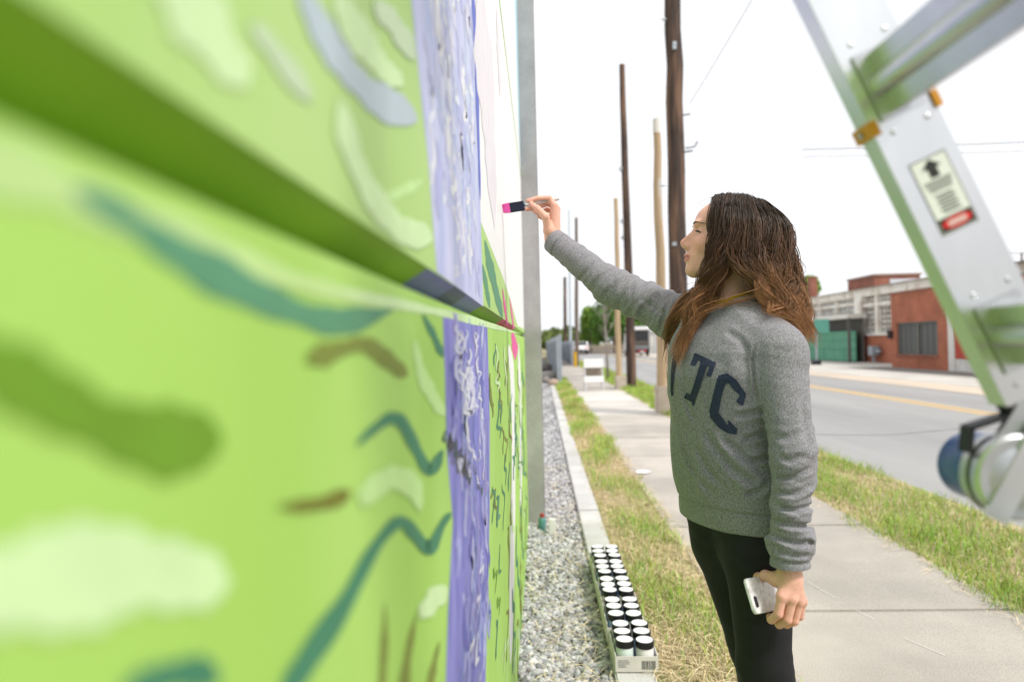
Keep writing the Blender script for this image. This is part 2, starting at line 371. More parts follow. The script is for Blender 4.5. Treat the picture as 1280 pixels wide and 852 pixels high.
_layer = [0]; rs0 = random.Random(21)
def rib(px, mat, parent=None, X=WX, name='paint_stroke', sub=10):
    """a brush stroke on the wall plane, thin as paint: centre line and half width, rounded ends"""
    _layer[0] += 1; off = .0004 + .00006 * (_layer[0] % 12)
    p = np.array(px, float); m = len(p); t = np.arange(m); T = np.linspace(0, m - 1, (m - 1) * sub + 1)
    def cr(v):
        e = np.concatenate([[2*v[0]-v[1]], v, [2*v[-1]-v[-2]]]); i = np.minimum(T.astype(int), m - 2); f = T - i
        a, b, c, d = e[i], e[i+1], e[i+2], e[i+3]
        return .5*((2*b)+(-a+c)*f+(2*a-5*b+4*c-d)*f**2+(-a+3*b-3*c+d)*f**3)
    x, y = cr(p[:, 0]), cr(p[:, 1]); w = np.maximum(np.interp(T, t, p[:, 2]), .3)
    k = len(T); s = np.linspace(0, 1, k); j1, j2 = rs0.uniform(0, 6), rs0.uniform(9, 17); w = w * (1 + .16*np.sin(j1 + j2*s) + .08*np.sin(2.3*j1 + 41*s)); w = w * np.sqrt(np.clip(np.minimum(s, 1 - s) * m * 2.2, 0.02, 1))
    dx, dy = np.gradient(x), np.gradient(y); L = np.hypot(dx, dy) + 1e-6; nx, ny = -dy/L, dx/L
    V = []
    for i in range(k):
        for sgn in (-1, 1):
            q = onx(min(x[i]+sgn*nx[i]*w[i], 668), y[i]+sgn*ny[i]*w[i], X); q[0] = X + off; V.append(q)
    F = [(2*i, 2*i+1, 2*i+3, 2*i+2) for i in range(k - 1)]
    return mk(name, V, F, mat, parent)
def field(px, mat, parent, off, name='paint_field'):
    V = []
    for (x, y) in px: q = onx(x, y, WX); q[0] = WX + off; V.append(q)
    return mk(name, V, [tuple(range(len(V)))], mat, parent)
def fieldyz(poly, mat, parent, off, name='paint_field'):
    return mk(name, [(WX + off, y, z) for y, z in poly], [tuple(range(len(poly)))], mat, parent)
def paint(c, var=.1, scale=25): return plain(c, rough=.55, var=var, scale=scale)
P_teal, P_teal2 = paint((.055,.22,.12)), paint((.10,.29,.16)); P_oliv, P_oliv2 = paint((.15,.31,.02)), paint((.20,.25,.04))
P_brown = paint((.17,.18,.02)); P_pale, P_pale2 = paint((.60,.80,.42)), paint((.52,.76,.30)); P_white = paint((.80,.80,.79), .04)
P_lav, P_lilac = paint((.46,.55,.60)), paint((.52,.66,.42)); P_pink = paint((.75,.10,.33)); P_black = paint((.06,.06,.07)); P_blue = paint((.10,.14,.55))
# lower panel
rib([(-70,190,34),(40,222,34),(150,268,28),(260,312,20),(360,348,14),(440,370,9),(520,386,4)], paint((.50,.70,.27)), pan_lo)
rib([(420,362,4),(500,380,6),(570,395,5),(650,417,1.5)], P_pale, pan_lo)  # painted highlight: the lit top edge of the lower panel as a pale line
rib([(90,236,10),(150,268,16),(205,305,20),(270,343,22),(340,378,20),(400,399,17),(440,400,14),(492,386,5)], P_teal2, pan_lo)
rib([(-60,440,34),(0,462,38),(60,496,40),(140,535,42),(200,550,42),(250,550,36),(276,552,22)], P_oliv, pan_lo)
rib([(-60,735,62),(0,735,62),(80,722,60),(150,712,58),(215,718,50),(285,730,24)], P_pale, pan_lo)
rib([(380,450,6),(405,442,14),(430,434,11),(455,430,8),(480,447,11),(508,470,11)], P_oliv2, pan_lo)
rib([(444,556,4),(465,537,6),(488,522,7),(503,530,7),(520,562,7),(537,588,8),(553,562,5)], P_teal, pan_lo)
rib([(345,633,3),(378,631,7),(410,626,10),(437,614,7)], P_brown, pan_lo)
rib([(450,632,6),(465,610,15),(488,597,17),(508,602,14),(519,618,9),(524,640,3)], P_pale2, pan_lo)
rib([(352,870,14),(390,812,13),(430,752,11),(462,692,9),(488,658,7),(503,652,6),(518,668,8),(536,684,10),(552,655,4),(563,640,3)], P_teal, pan_lo)
rib([(524,772,7),(542,748,13),(557,732,9)], P_pale, pan_lo)
rib([(150,865,10),(205,845,20),(250,842,20),(272,856,10)], P_teal, pan_lo)
for a in ([(476,870,6),(480,800,4),(481,752,1)], [(503,870,7),(510,815,5),(520,765,1)], [(534,870,6),(541,835,4),(549,800,1)]): rib(a, P_oliv2, pan_lo)
rib([(517,424,3),(527,468,7),(545,503,8),(556,520,3)], P_pale2, pan_lo)
rib([(528,393,3),(541,418,4),(553,446,4)], P_teal, pan_lo)
# upper panel strokes
rib([(205,-40,30),(238,10,36),(268,55,30),(306,108,16)], P_pale, pan_mid)
rib([(312,28,8),(350,75,13),(388,128,8)], P_lilac, pan_mid)
rib([(372,-20,12),(408,50,14),(440,96,17),(482,130,19),(520,152,12)], P_lav, pan_mid)
rib([(418,-10,14),(450,50,16),(478,86,14),(503,108,6)], P_pale, pan_mid)
rib([(423,125,8),(438,190,13),(468,250,12),(498,284,17),(540,300,14)], P_pale, pan_mid)
rib([(466,0,10),(498,40,12),(516,75,8)], P_lilac, pan_mid)
rib([(478,250,5),(500,240,7),(528,225,5)], P_pale2, pan_mid)
# the purple trunk: a field with many brushed streaks
M_pur = pm('mural_purple', (.185,.17,.54), (.30,.29,.66), rough=.55, scale=9, stretch=(1,3,.8), c3=(.10,.12,.36), s3=7, f3=.7)
M_purl = pm('mural_lavender', (.44,.46,.72), (.58,.60,.79), rough=.55, scale=8, stretch=(1,4,.7), c3=(.34,.42,.66), s3=6, f3=.7)
WOFF = .0003
field([(553,386),(556,470),(558,560),(566,650),(560,760),(556,880),(606,880),(612,640),(612,520),(609,406)], M_pur, pan_lo, WOFF)
field([(546,340),(541,280),(535,200),(524,100),(514,0),(508,-60),(592,-60),(596,100),(600,250),(604,383)], M_purl, pan_mid, WOFF)
rs = random.Random(3); P_sky0 = paint((.45,.58,.74))
STREAK = [paint(c, .12) for c in ((.62,.63,.80),(.74,.76,.84),(.12,.11,.44),(.22,.24,.62),(.30,.26,.52),(.42,.44,.74))]
def yz_stroke(y, z0, z1, w, mat, parent, wob=.012, n=7, name='paint_stroke'):
    _layer[0] += 1; off = .0005 + .00003 * (_layer[0] % 14); V = []; ph = rs.uniform(0, 6)
    for i in range(n):
        t = i / (n - 1); yy = y + wob * math.sin(ph + t * rs.uniform(3, 8)); ww = w * (math.sin(math.pi * (.06 + .88 * t)) ** .6)
        V += [(WX + off, yy - ww, z0 + (z1 - z0) * t), (WX + off, yy + ww, z0 + (z1 - z0) * t)]
    return mk(name, V, [(2*i, 2*i+1, 2*i+3, 2*i+2) for i in range(n - 1)], mat, parent)
LOWC = [paint(c, .15) for c in ((.20,.22,.60),(.28,.25,.56),(.36,.38,.72),(.14,.14,.48),(.24,.30,.62),(.46,.47,.76))]
UPC = [paint(c, .1) for c in ((.62,.63,.80),(.72,.75,.84),(.50,.52,.76),(.55,.64,.80),(.78,.79,.82),(.42,.44,.72),(.66,.66,.78))]
def squiggle(y, z, L, w, amp, turns, mat, parent, lift=.0010):
    """a wandering brush line on the wall"""
    _layer[0] += 1; off = lift + .00004 * (_layer[0] % 12); ph = rs.uniform(0, 6); n = 22; c = []
    SQ = 8.0
    for k in range(n): t = k / (n - 1); c.append((y / SQ + amp * math.sin(ph + turns * 6.28 * t) * (.6 + .4 * math.sin(5 * t + ph)), z + L * t))
    V = []
    for k in range(n):
        a = np.array(c[max(k-1, 0)]); d = np.array(c[min(k+1, n-1)]) - a; d = d / (np.linalg.norm(d) + 1e-9); ww = w * (.35 + .65 * math.sin(math.pi * (.08 + .84 * k / (n - 1))))
        V += [(WX + off, SQ*(c[k][0] - d[1]*ww), c[k][1] + d[0]*ww), (WX + off, SQ*(c[k][0] + d[1]*ww), c[k][1] - d[0]*ww)]
    return mk('paint_stroke', V, [(2*i, 2*i+1, 2*i+3, 2*i+2) for i in range(n - 1)], mat, parent)
for i in range(110):
    y = rs.uniform(.87, 1.38); z = rs.uniform(.66, 1.24); yz_stroke(y, z, min(z + rs.uniform(.03, .13), 1.295), rs.uniform(.008, .026), rs.choice(LOWC), pan_lo, .02)
for i in range(38):
    y = rs.uniform(.90, 1.34); z = rs.uniform(1.12, 1.26) if i < 30 else rs.uniform(.68, 1.12); L = rs.uniform(.02, .05); squiggle(y, z, min(L, 1.29 - z), rs.uniform(.0012, .0022), rs.uniform(.003, .007), rs.uniform(.6, 1.5), STREAK[rs.choice((0, 1, 1))], pan_lo)
for i in range(150):
    y = rs.uniform(.74, 1.30); z = rs.uniform(1.34, 1.86); yz_stroke(y, z, z + rs.uniform(.02, .10), rs.uniform(.006, .024), rs.choice(UPC), pan_mid, .018)
P_ink = [paint((.07,.07,.09), .3), paint((.13,.12,.17), .3), paint((.05,.09,.10), .3)]
for i in range(42):
    t = rs.random(); q = onx(557 + 48*t + rs.uniform(-3, 3), 550 + 56*t + rs.uniform(-9, 12), WX); yz_stroke(q[1], q[2] - rs.uniform(.004, .014), q[2] + rs.uniform(.004, .014), rs.uniform(.008, .024), rs.choice(P_ink), pan_lo, .008)
for i in range(14):
    q = onx(rs.uniform(560, 604), rs.uniform(548, 612), WX); squiggle(q[1], q[2], .02, .0014, .003, .6, STREAK[rs.choice((0, 5))], pan_lo)
rib([(590,-20,1.6),(594,60,2.2),(597,150,1.6),(600,250,1.2)], P_blue, pan_mid)
# white ground and unfinished strokes past the trunk
_w = [onx(*q, WX)[1:] for q in ((647,407),(638,375),(628,345),(600,275),(598,200))]
fieldyz([(4.774,1.36),(_w[0][0],_w[0][1])] + [tuple(q) for q in _w[1:]] + [(1.30,2.41),(4.774,2.41)], P_white, pan_mid, .0002)
fieldyz([(4.774,2.44),(.95,2.44),(.95,3.7),(4.774,3.7)], P_white, pan_top, .0002)
M_wash = pm('mural_grey_wash', (.66,.62,.66), (.76,.73,.76), rough=.6, scale=10, stretch=(1,5,.8))
rib([(598,-30,4),(604,70,10),(610,150,9),(614,215,6),(618,285,1)], M_wash, pan_mid)
rib([(621,10,1),(623,60,2),(625,120,1)], M_wash, pan_mid)
P_sky = paint((.42,.70,.80))
fieldyz([(4.45,2.75),(4.774,2.45),(4.774,3.7),(4.2,3.7)], P_sky, pan_top, .0005)
for a in ([(628,360,.7),(631,385,1.3),(634,406,1)], [(637,372,.6),(640,395,1),(642,411,1)]): rib(a, P_pink, pan_mid)
rib([(640,414,1),(643,430,4),(644,450,1.5)], P_pink, pan_lo)
rib([(636,430,2.2),(640,470,2.5),(642,560,2.6),(640,700,2.6),(638,830,2)], P_white, pan_lo)
rib([(648,428,1.2),(650,500,1.4),(651,600,1.2),(650,640,.8)], P_white, pan_lo)
for a in ([(606,300,2),(612,330,4),(620,365,4),(628,398,2)], [(603,330,1.5),(608,360,2.5),(612,385,1.5)]): rib(a, P_teal2, pan_mid)
for i in range(85):         # squiggles on the green ground beside the trunk
    y = 1.5 * (3.0 ** rs.random()); sc_ = y / 1.2; z = 1.26 - rs.random() ** 1.2 * min(1.2, .5 * sc_ * 1.1); L = rs.uniform(.03, .09) * sc_
    squiggle(y, max(z - L, .02), L, rs.uniform(.0014, .0030) * sc_, rs.uniform(.004, .010) * sc_, rs.uniform(.5, 1.4), rs.choice([P_teal, P_teal, P_oliv2, P_pale, P_brown, P_teal2, P_oliv]), pan_lo, .0006)
# mural colours on the sloping joint under the upper panel, greens darkened for its shade
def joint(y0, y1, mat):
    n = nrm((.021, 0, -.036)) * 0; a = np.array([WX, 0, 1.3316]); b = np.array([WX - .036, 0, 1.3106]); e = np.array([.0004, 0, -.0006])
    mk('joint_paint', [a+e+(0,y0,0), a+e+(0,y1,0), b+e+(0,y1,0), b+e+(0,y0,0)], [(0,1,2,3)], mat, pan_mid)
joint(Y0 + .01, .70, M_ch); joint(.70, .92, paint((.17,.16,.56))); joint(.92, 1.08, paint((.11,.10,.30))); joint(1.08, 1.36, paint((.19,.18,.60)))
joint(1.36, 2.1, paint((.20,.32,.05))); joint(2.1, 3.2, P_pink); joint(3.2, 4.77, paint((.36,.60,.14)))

# posts that hold the panels
def post(y, label):
    t = thing('concrete_post', (WX, y, 0), label, 'post', 'posts of the mural wall')
    m = MB(); x0, x1 = WX - .16, .004; w = .15
    m.box((x0, y, -.12), (x1, y + w, 3.9), .010); o = m.build('shaft', M_post, t)
    MB().box((x0-.01, y - .012, 3.9), (x1 + .012, y + w + .012, 3.94), .006).build('cap', M_post, t)
post(4.775, 'grey square concrete post at the far end of the mural wall')

# ================================================================ LADDER leaning on the wall, seen from below
M_alu = pm('brushed_aluminium', (.72,.73,.74), (.62,.63,.64), rough=.28, metal=1.0, scale=14, stretch=(1,1,.15), c3=(.5,.5,.5), s3=5, f3=.35, bump=.08, bscale=90, bump_d=.0006)
M_alu2 = pm('cast_aluminium', (.56,.57,.59), (.44,.45,.47), rough=.38, metal=1.0, scale=22)
M_blk = plain((.02,.02,.025), .5); M_bluep = plain((.02,.09,.30), .35, spec=.5); M_amber = plain((.70,.30,.02), .5)
M_label = plain((.80,.80,.80), .5, var=.03); M_ink = plain((.03,.03,.03), .6); M_red = plain((.72,.02,.02), .5)
LY = .70
Lr = nrm(at(1010,0,LY) - at(1164,315,LY)); Lr[1] = 0; Lr = nrm(Lr)           # up the rail
Ln = nrm(np.array([-Lr[2], 0, Lr[0]]))                                       # across the rail, towards the wall and down
if Ln[0] > 0: Ln = -Ln
Ly = np.array([0, 1.0, 0])
edge0 = at(1087, 157, LY)                 # a point on the wall-side edge of the rail
RAILW = .069
def lp(s, a, y): return edge0 + Lr * s - Ln * a + np.array([0, y - LY, 0])   # s up the rail, a across from the wall-side edge
s_top = (WX + .012 - edge0[0]) / Lr[0]; s_bot = (-edge0[2] + .03) / Lr[2]
s_hin = np.dot(at(1275, 597, LY) - edge0, Lr); s_end = np.dot(at(1262, 507, LY) - edge0, Lr)
LW = .46
lad = thing('ladder', tuple(lp(s_bot, RAILW / 2, LY - LW / 2)), 'aluminium folding ladder with blue hinge knob leaning against the mural wall', 'ladder')
def bar(s0, s1, a0, a1, y0, y1):
    c = (lp(s0, a0, y0) + lp(s1, a1, y1)) / 2
    return c, (Lr, Ln, Ly), (abs(s1 - s0) / 2, abs(a1 - a0) / 2, abs(y1 - y0) / 2)
def rail(y, sg, s0, s1, name='rail'):
    """C-channel: web plus two flanges that turn outwards"""
    m = MB(); t = .0028; fl = .026
    m.obox(*bar(s0, s1, 0, RAILW, y, y + sg * t)); m.obox(*bar(s0 + .001, s1 - .001, -.0004, t, y + sg * .0005, y + sg * fl)); m.obox(*bar(s0 + .001, s1 - .001, RAILW - t, RAILW + .0004, y + sg * .0005, y + sg * fl))
    m.obox(*bar(s0 + .002, s1 - .002, .0005, .010, y + sg * (fl - t), y + sg * (fl + .0002))); m.obox(*bar(s0 + .002, s1 - .002, RAILW - .010, RAILW - .0005, y + sg * (fl - t), y + sg * (fl + .0002)))
    return m.build(name, M_alu, lad)
rails = {}
for (y, sg) in ((LY, 1), (LY - LW, -1)):
    rails[sg] = rail(y, sg, s_end, s_top); rail(y, sg, s_bot, s_hin - .075)
    # hinge: two round plates, a neck to each rail, a round locking knob outside
    hc = at(1275, 597, LY) + np.array([0, y - LY, 0])
    h = MB(); ax = Ly * sg
    h.lathe([(.002,-.002),(.040,-.002),(.043,.001),(.043,.010),(.040,.013),(.002,.013)], 40, hc, ax)
    h.lathe([(.002,.015),(.040,.015),(.043,.018),(.043,.028),(.002,.028)], 40, hc, ax)
    o = smooth_by_angle(h.build('hinge', M_alu2, lad))
    pl_ = [lp(s_end + .05, .006, y), lp(s_end + .05, RAILW - .006, y), lp(s_hin - .02, RAILW - .004, y), lp(s_hin - .10, RAILW - .004, y), lp(s_hin - .10, .010, y), hc + Ln*.010 - Lr*.036, hc + Ln*.036 + Lr*.004, hc + Ln*.012 + Lr*.038, lp(s_end - .004, .012, y)]
    n = MB(); n.prism(pl_, (0, sg*.0032, 0), (0, sg*.0098, 0)); n.build('hinge_plate', M_alu2, o)
    st = [lp(s_end + .012, .003, y), lp(s_end - .012, .006, y), hc + Ln*.018 + Lr*.062, hc + Ln*.030 + Lr*.041]
    n = MB()
    for p0, p1 in zip(st[:-1], st[1:]):
        n.obox((p0+p1)/2 + Ly*sg*.013, (nrm(p1-p0), np.cross(nrm(p1-p0), Ly), Ly), (np.linalg.norm(p1-p0)/2 + .001, .0022, .009))
    n.build('hinge_strap', M_blk, o)
    n = MB(); n.obox(hc - Ly*sg*.0035 + Lr*.006, (nrm(Lr*.6 - Ln*.8), nrm(Lr*.8 + Ln*.6), Ly), (.052, .012, .002)); n.build('hinge_arm', M_alu, o)
    d = MB(); d.lathe([(.002,-.004),(.026,-.004),(.029,-.0025),(.031,-.0021)], 32, hc, ax); smooth_by_angle(d.build('hinge_boss', M_alu2, o))
    w = MB(); w.lathe([(.033,.013),(.0436,.0132),(.0436,.0148),(.033,.015)], 40, hc, ax); w.build('hinge_gasket', M_blk, o)
    k = MB(); k.lathe([(.002,.028),(.012,.028),(.012,.036),(.033,.036),(.0365,.040),(.0365,.078),(.033,.083),(.002,.084)], 32, hc, ax)
    kn = smooth_by_angle(k.build('lock_knob', M_bluep, lad))
# rungs with a half-round middle and flat wings
s_r1 = np.dot(at(1110, 100, LY) - edge0, Lr); s_r2 = np.dot(at(1262, 415, LY) - edge0, Lr); step = s_r1 - s_r2
ss = [s_r1 + k * step for k in range(-12, 8)]
for s in ss:
    if s < s_bot + .12 or s > s_top - .08 or abs(s - s_hin) < .08: continue
    m = MB(); y0, y1 = LY - LW + .003, LY - .0005
    m.obox(*bar(s - .031, s + .031, .026, .029, y0, y1))
    prof = [(.012 * math.cos(t), .012 * math.sin(t)) for t in np.linspace(0, math.pi, 9)]
    V = []
    for y in (y0, y1):
        for (a, b) in prof: V.append(lp(s + a, .0262 - b, y))
    n = len(prof); m.add(V, [(i, i+1, n+i+1, n+i) for i in range(n-1)] + [tuple(range(n))[::-1], tuple(range(n, 2*n))])
    m.obox(*bar(s + .029, s + .0312, .0295, .046, y0, y1)); m.obox(*bar(s - .0312, s - .029, .0295, .046, y0, y1))
    o = smooth_by_angle(m.build('rung', M_alu, lad))
    for (y, sg) in ((LY, -1), (LY - LW, 1)):
        b = MB(); b.obox(*bar(s - .036, s + .036, .012, RAILW - .010, y + sg * .001, y + sg * .003)); b.build('rung_plate', M_alu2, o)
    for q in (-.05, .048):
        for aa in (.018, .055):
            rv = MB(); rv.lathe([(.0001,.0012),(.0018,.0010),(.0028,.0005),(.003,0)][::-1], 12, lp(s + q, aa, LY), -Ly); smooth_by_angle(rv.build('rivet', M_alu2, lad))
# stop clips, safety label
sc = np.dot(at(1078, 168, LY) - edge0, Lr)
m = MB(); m.obox(*bar(sc - .008, sc + .008, -.004, .006, LY - .003, LY + .030)); cl = m.build('stop_clip', M_amber, lad)
m = MB(); m.lathe([(.0001,0),(.0035,0),(.0035,.002),(.0001,.002)], 12, lp(sc, -.004, LY + .014), Ln); m.build('clip_bolt', M_alu2, cl)
sc2 = np.dot(at(1162, 126, LY) - edge0, Lr)
m = MB(); m.obox(*bar(sc2 - .009, sc2 + .008, RAILW - .003, RAILW + .004, LY - .003, LY + .030)); m.build('stop_clip', M_amber, lad)
m = MB(); m.obox(*bar(sc2 + .020, sc2 + .045, RAILW - .020, RAILW + .003, LY - .012, LY - .002)); m.build('latch', M_bluep, lad)
def decal(s0, s1, a0, a1, lift, mat, name, parent, poly=None):
    P4 = [(sl + (s - sl)*.84, .036 + (a - .037)*.80) for s, a in (poly or [(s0,a0),(s1,a0),(s1,a1),(s0,a1)])]
    return mk(name, [lp(s, a, LY - lift) for s, a in P4], [tuple(range(len(P4)))], mat, parent)
sl = np.dot(at(1175, 242, LY) - edge0, Lr)
lab = decal(sl - .048, sl + .046, .013, .061, .0006, M_label, 'warning_label', lad)
for (a0, a1, s0, s1) in ((.013,.061,.0448,.046),(.013,.061,-.048,-.0468),(.013,.0138,-.0468,.0448),(.0602,.061,-.0468,.0448)): decal(sl+s0, sl+s1, a0, a1, .0009, M_ink, 'label_border', lab)
decal(0,0,0,0,.0009,M_ink,'label_arrow', lab, [(sl+.043,.037),(sl+.032,.024),(sl+.032,.031),(sl+.020,.031),(sl+.020,.043),(sl+.032,.043),(sl+.032,.050)])
M_txt = plain((.22,.22,.22), .6)
for k in range(4): decal(sl+.0150-.0036*k, sl+.0172-.0036*k, .019+.0012*k, .055-.0012*k, .0009, M_txt, 'label_text', lab)
for k in range(6): decal(sl-.0030-.0042*k, sl-.0004-.0042*k, .025+.002*(k % 2), .050-.0022*((k+1) % 2), .0009, M_txt, 'label_text', lab)
dg = decal(sl - .0455, sl - .0285, .015, .059, .0009, M_ink, 'danger_block', lab)
mk('danger_oval', [lp(sl-.031+.0059*math.sin(t), .036+.0156*math.cos(t), LY-.0012) for t in np.linspace(0, 2*math.pi, 25)[:-1]], [tuple(range(24))], M_red, lab)
for k in range(2): decal(sl-.0362+.0-.0036*k, sl-.0342-.0036*k, .025, .049, .0015, M_label, 'danger_text', lab)
for (y, sg) in ((LY, 1), (LY - LW, -1)):
    m = MB(); m.obox(*bar(s_bot - .03, s_bot + .06, -.004, RAILW + .004, y - sg*.003, y + sg*.032)); m.build('foot', M_blk, lad)

# ================================================================ PAINT JARS in cardboard trays along the kerb
M_white = plain((.82,.82,.82), .45, var=.03); M_rim = plain((.012,.012,.014), .35)
BODY = [plain(c, .4) for c in ((.72,.74,.76),(.30,.42,.68),(.68,.70,.74),(.76,.74,.72),(.22,.30,.52),(.62,.70,.66))]
DOTS = [plain(c, .5) for c in ((.10,.25,.75),(.75,.08,.12),(.55,.15,.65),(.02,.45,.70),(.75,.30,.10),(.12,.50,.20))]
M_card = pm('tray_cardboard', (.66,.63,.58), (.58,.55,.50), rough=.85, scale=12); M_cardin = plain((.36,.27,.18), .9)
jr = MB().lathe([(.030,0),(.0335,.003),(.0335,.074),(.031,.078)], 24); jrim = MB().lathe([(.0345,.076),(.0358,.078),(.0358,.098),(.0345,.1005),(.0325,.1005)], 28)
jlid = MB().lathe([(.0310,.0985),(.0312,.1015),(.001,.1022)][::-1], 28)
rowname = ('front', 'middle', 'back'); trayname = ('nearest tray', 'second tray', 'middle tray', 'fourth tray', 'farthest tray')
jar0 = None; KZ = .014; bodies = {}
for ti, (ty, tx) in enumerate(((2.585, .332), (2.845, .325), (3.115, .327), (3.372, .325), (3.63, .327))):
    L, W = .238, .160; rz = random.uniform(-.02, .02)
    tr = thing('cardboard_tray', (tx, ty + L / 2, KZ), ('white cardboard tray with barcode on its front, nearest of the row' if ti == 0 else 'cardboard tray of paint jars, %s along the kerb' % ('second from the front', 'third from the front', 'second from the back', 'farthest back')[ti - 1]), 'tray', 'trays of paint jars')
    tr.rotation_euler = (0, 0, rz)
    def tp(n, lo, hi, mat=M_card, par=tr):
        m = MB().box(lo, hi); return mk(n, m.V, m.F, mat, par, rel=False)
    t = .003; hs_ = .075 if ti in (1, 2) else .062
    tp('tray_base', (-W/2, -L/2, 0), (W/2, L/2, t))
    tp('tray_side', (-W/2, -L/2 + t, t + .0003), (-W/2 + t, L/2 - t, hs_)); tp('tray_side', (W/2 - t, -L/2 + t, t + .0003), (W/2, L/2 - t, hs_))
    fr = tp('tray_front', (-W/2, -L/2, t + .0003), (W/2, -L/2 + t, .058)); tp('tray_back', (-W/2, L/2 - t, t + .0003), (W/2, L/2, .058))
    if ti == 0:
        xx = .018
        while xx < .070:
            wv = random.choice((.001, .0018, .0026)); tp('barcode_bar', (xx, -L/2 - .0006, .010), (xx + wv, -L/2 + .0002, .042), M_ink, fr); xx += wv + random.choice((.0012, .002, .0028))
        for k in range(5): tp('print_line', (-.070, -L/2 - .0006, .018 + .006*k), (-.035 + random.uniform(-.01, .01), -L/2 + .0002, .0205 + .006*k), M_txt, fr)
    for r in range(3):
        for c in range(2):
            k = random.randrange(len(BODY)); x = tx + (c - .5) * .0745 + random.uniform(-.002, .002); y = ty + .042 + r * .0765 + random.uniform(-.003, .003)
            lbl = 'paint jar with white lid, %s of the %s, %s side' % (rowname[r] + ' row', trayname[ti], ('wall', 'sidewalk')[c])
            j = thing('paint_jar', (x, y, KZ + .0035), lbl, 'jar', 'paint jars in the trays')
            def jp(nm, mb, mat, par, key):
                if key not in bodies: o = mk(nm, mb.V, mb.F, mat, par, smooth=False, rel=False); smooth_by_angle(o); bodies[key] = o.data
                else: o = bpy.data.objects.new(nm, bodies[key]); COL.objects.link(o); o.parent = par
                return o
            jp('jar_body', jr, BODY[k], j, ('b', k)); jp('screw_rim', jrim, M_rim, j, 'r'); li = jp('lid', jlid, M_white, j, 'l')
            if random.random() < .6:
                a, q = random.uniform(0, 6.28), random.uniform(.004, .02); d = MB(); rr = random.uniform(.002, .0042)
                d.add([(q*math.cos(a) + rr*math.cos(t)*random.uniform(.7, 1.3), q*math.sin(a) + rr*math.sin(t)*random.uniform(.7, 1.3), .10245) for t in np.linspace(0, 6.28, 9)[:-1]], [tuple(range(8))])
                mk('paint_dab', d.V, d.F, DOTS[random.randrange(len(DOTS))], li, rel=False)
            j.rotation_euler = (random.uniform(-.03, .03), random.uniform(-.03, .03), random.uniform(0, 6))

# spray can and stake at the foot of the post
p = gr(678, 660); sp = thing('spray_can', (p[0] + .0, p[1] - .03, -.005), 'small teal spray can with red cap at the foot of the post', 'can')
m = MB().lathe([(.024,0),(.026,.003),(.026,.075),(.018,.088)], 20, sp.location); smooth_by_angle(m.build('can_body', plain((.10,.26,.24), .4), sp))
m = MB().lathe([(.015,.088),(.015,.112),(.010,.116)], 16, sp.location); smooth_by_angle(m.build('can_cap', plain((.36,.06,.06), .4), sp))
p = gr(690, 667); m = MB().box((p[0]-.02, p[1]-.02, -.05), (p[0]+.025, p[1]+.02, .10), .004)
o = m.build('stake', plain((.75,.74,.70), .7), None); tag(o, 'short white painted stake in the gravel beside the post', 'stake')
p = gr(803, 590); n = 10
o = mk('paper_scrap', [(p[0] + .075*math.cos(t)*random.uniform(.45,1.15), p[1] + .13*math.sin(t)*random.uniform(.45,1.15), .006 + random.uniform(0, .008)) for t in np.linspace(0, 6.28, n+1)[:-1]], [tuple(range(n))], plain((.82,.80,.78), .8), None)
tag(o, 'white scrap of paper lying at the edge of the sidewalk', 'paper')
for k, (a, b) in enumerate((((1010,728),(1044,748)), ((1070,763),(1092,774)), ((1130,798),(1182,820)))):       # dried paint drips on the slab
    A, B = gr(*a, .0), gr(*b, .0); n = nrm(np.array([-(B-A)[1], (B-A)[0], 0])) * .0016
    m = MB(); m.add([A-n, B-n, B+n, A+n], [(0,1,2,3)]); V = np.array(m.V); V[:, 2] = .0045
    mk('paint_drip', V, m.F, plain((.75,.74,.72), .7), walk)

# ================================================================ ACROSS AND ALONG THE STREET
M_poled = pm('creosote_pole', (.085,.055,.042), (.032,.026,.025), rough=.85, scale=9, stretch=(3,3,.25), c3=(.20,.115,.075), s3=2.5, f3=.8, bump=.6, bscale=40, bump_d=.01)
M_polel = pm('pale_cut_pole', (.52,.385,.245), (.38,.275,.175), rough=.85, scale=8, stretch=(3,3,.2), bump=.4, bscale=30, bump_d=.008)
M_poleg = pm('weathered_pole', (.19,.15,.125), (.12,.095,.08), rough=.85, scale=8, stretch=(3,3,.2))
M_conc = pm('old_concrete', (.52,.45,.37), (.42,.36,.29), rough=.9, scale=6)
M_steel = pm('galvanised_steel', (.42,.46,.50), (.34,.37,.41), rough=.5, metal=.4, scale=3)
M_wire = plain((.06,.06,.065), .6)
def pole(name, base, top, r0, r1, mat, label, n=14, seg=9):
    base = np.array(base, float); top = np.array(top, float)
    t = thing(name, (base[0], base[1], 0), label, 'pole')
    pts = [base + (top - base) * k / seg + (np.array([random.uniform(-.015,.015), random.uniform(-.015,.015), 0]) if 0 < k < seg else 0) for k in range(seg + 1)]
    m = MB().tube(pts, [r0 + (r1 - r0) * k / seg for k in range(seg + 1)], n); smooth_by_angle(m.build('shaft', mat, t), 60)
    return t, base, top
def block(t, c, w, h, mat):
    m = MB().box((c[0]-w, c[1]-w, -.1), (c[0]+w, c[1]+w, h), .02); m.build('footing', mat, t)
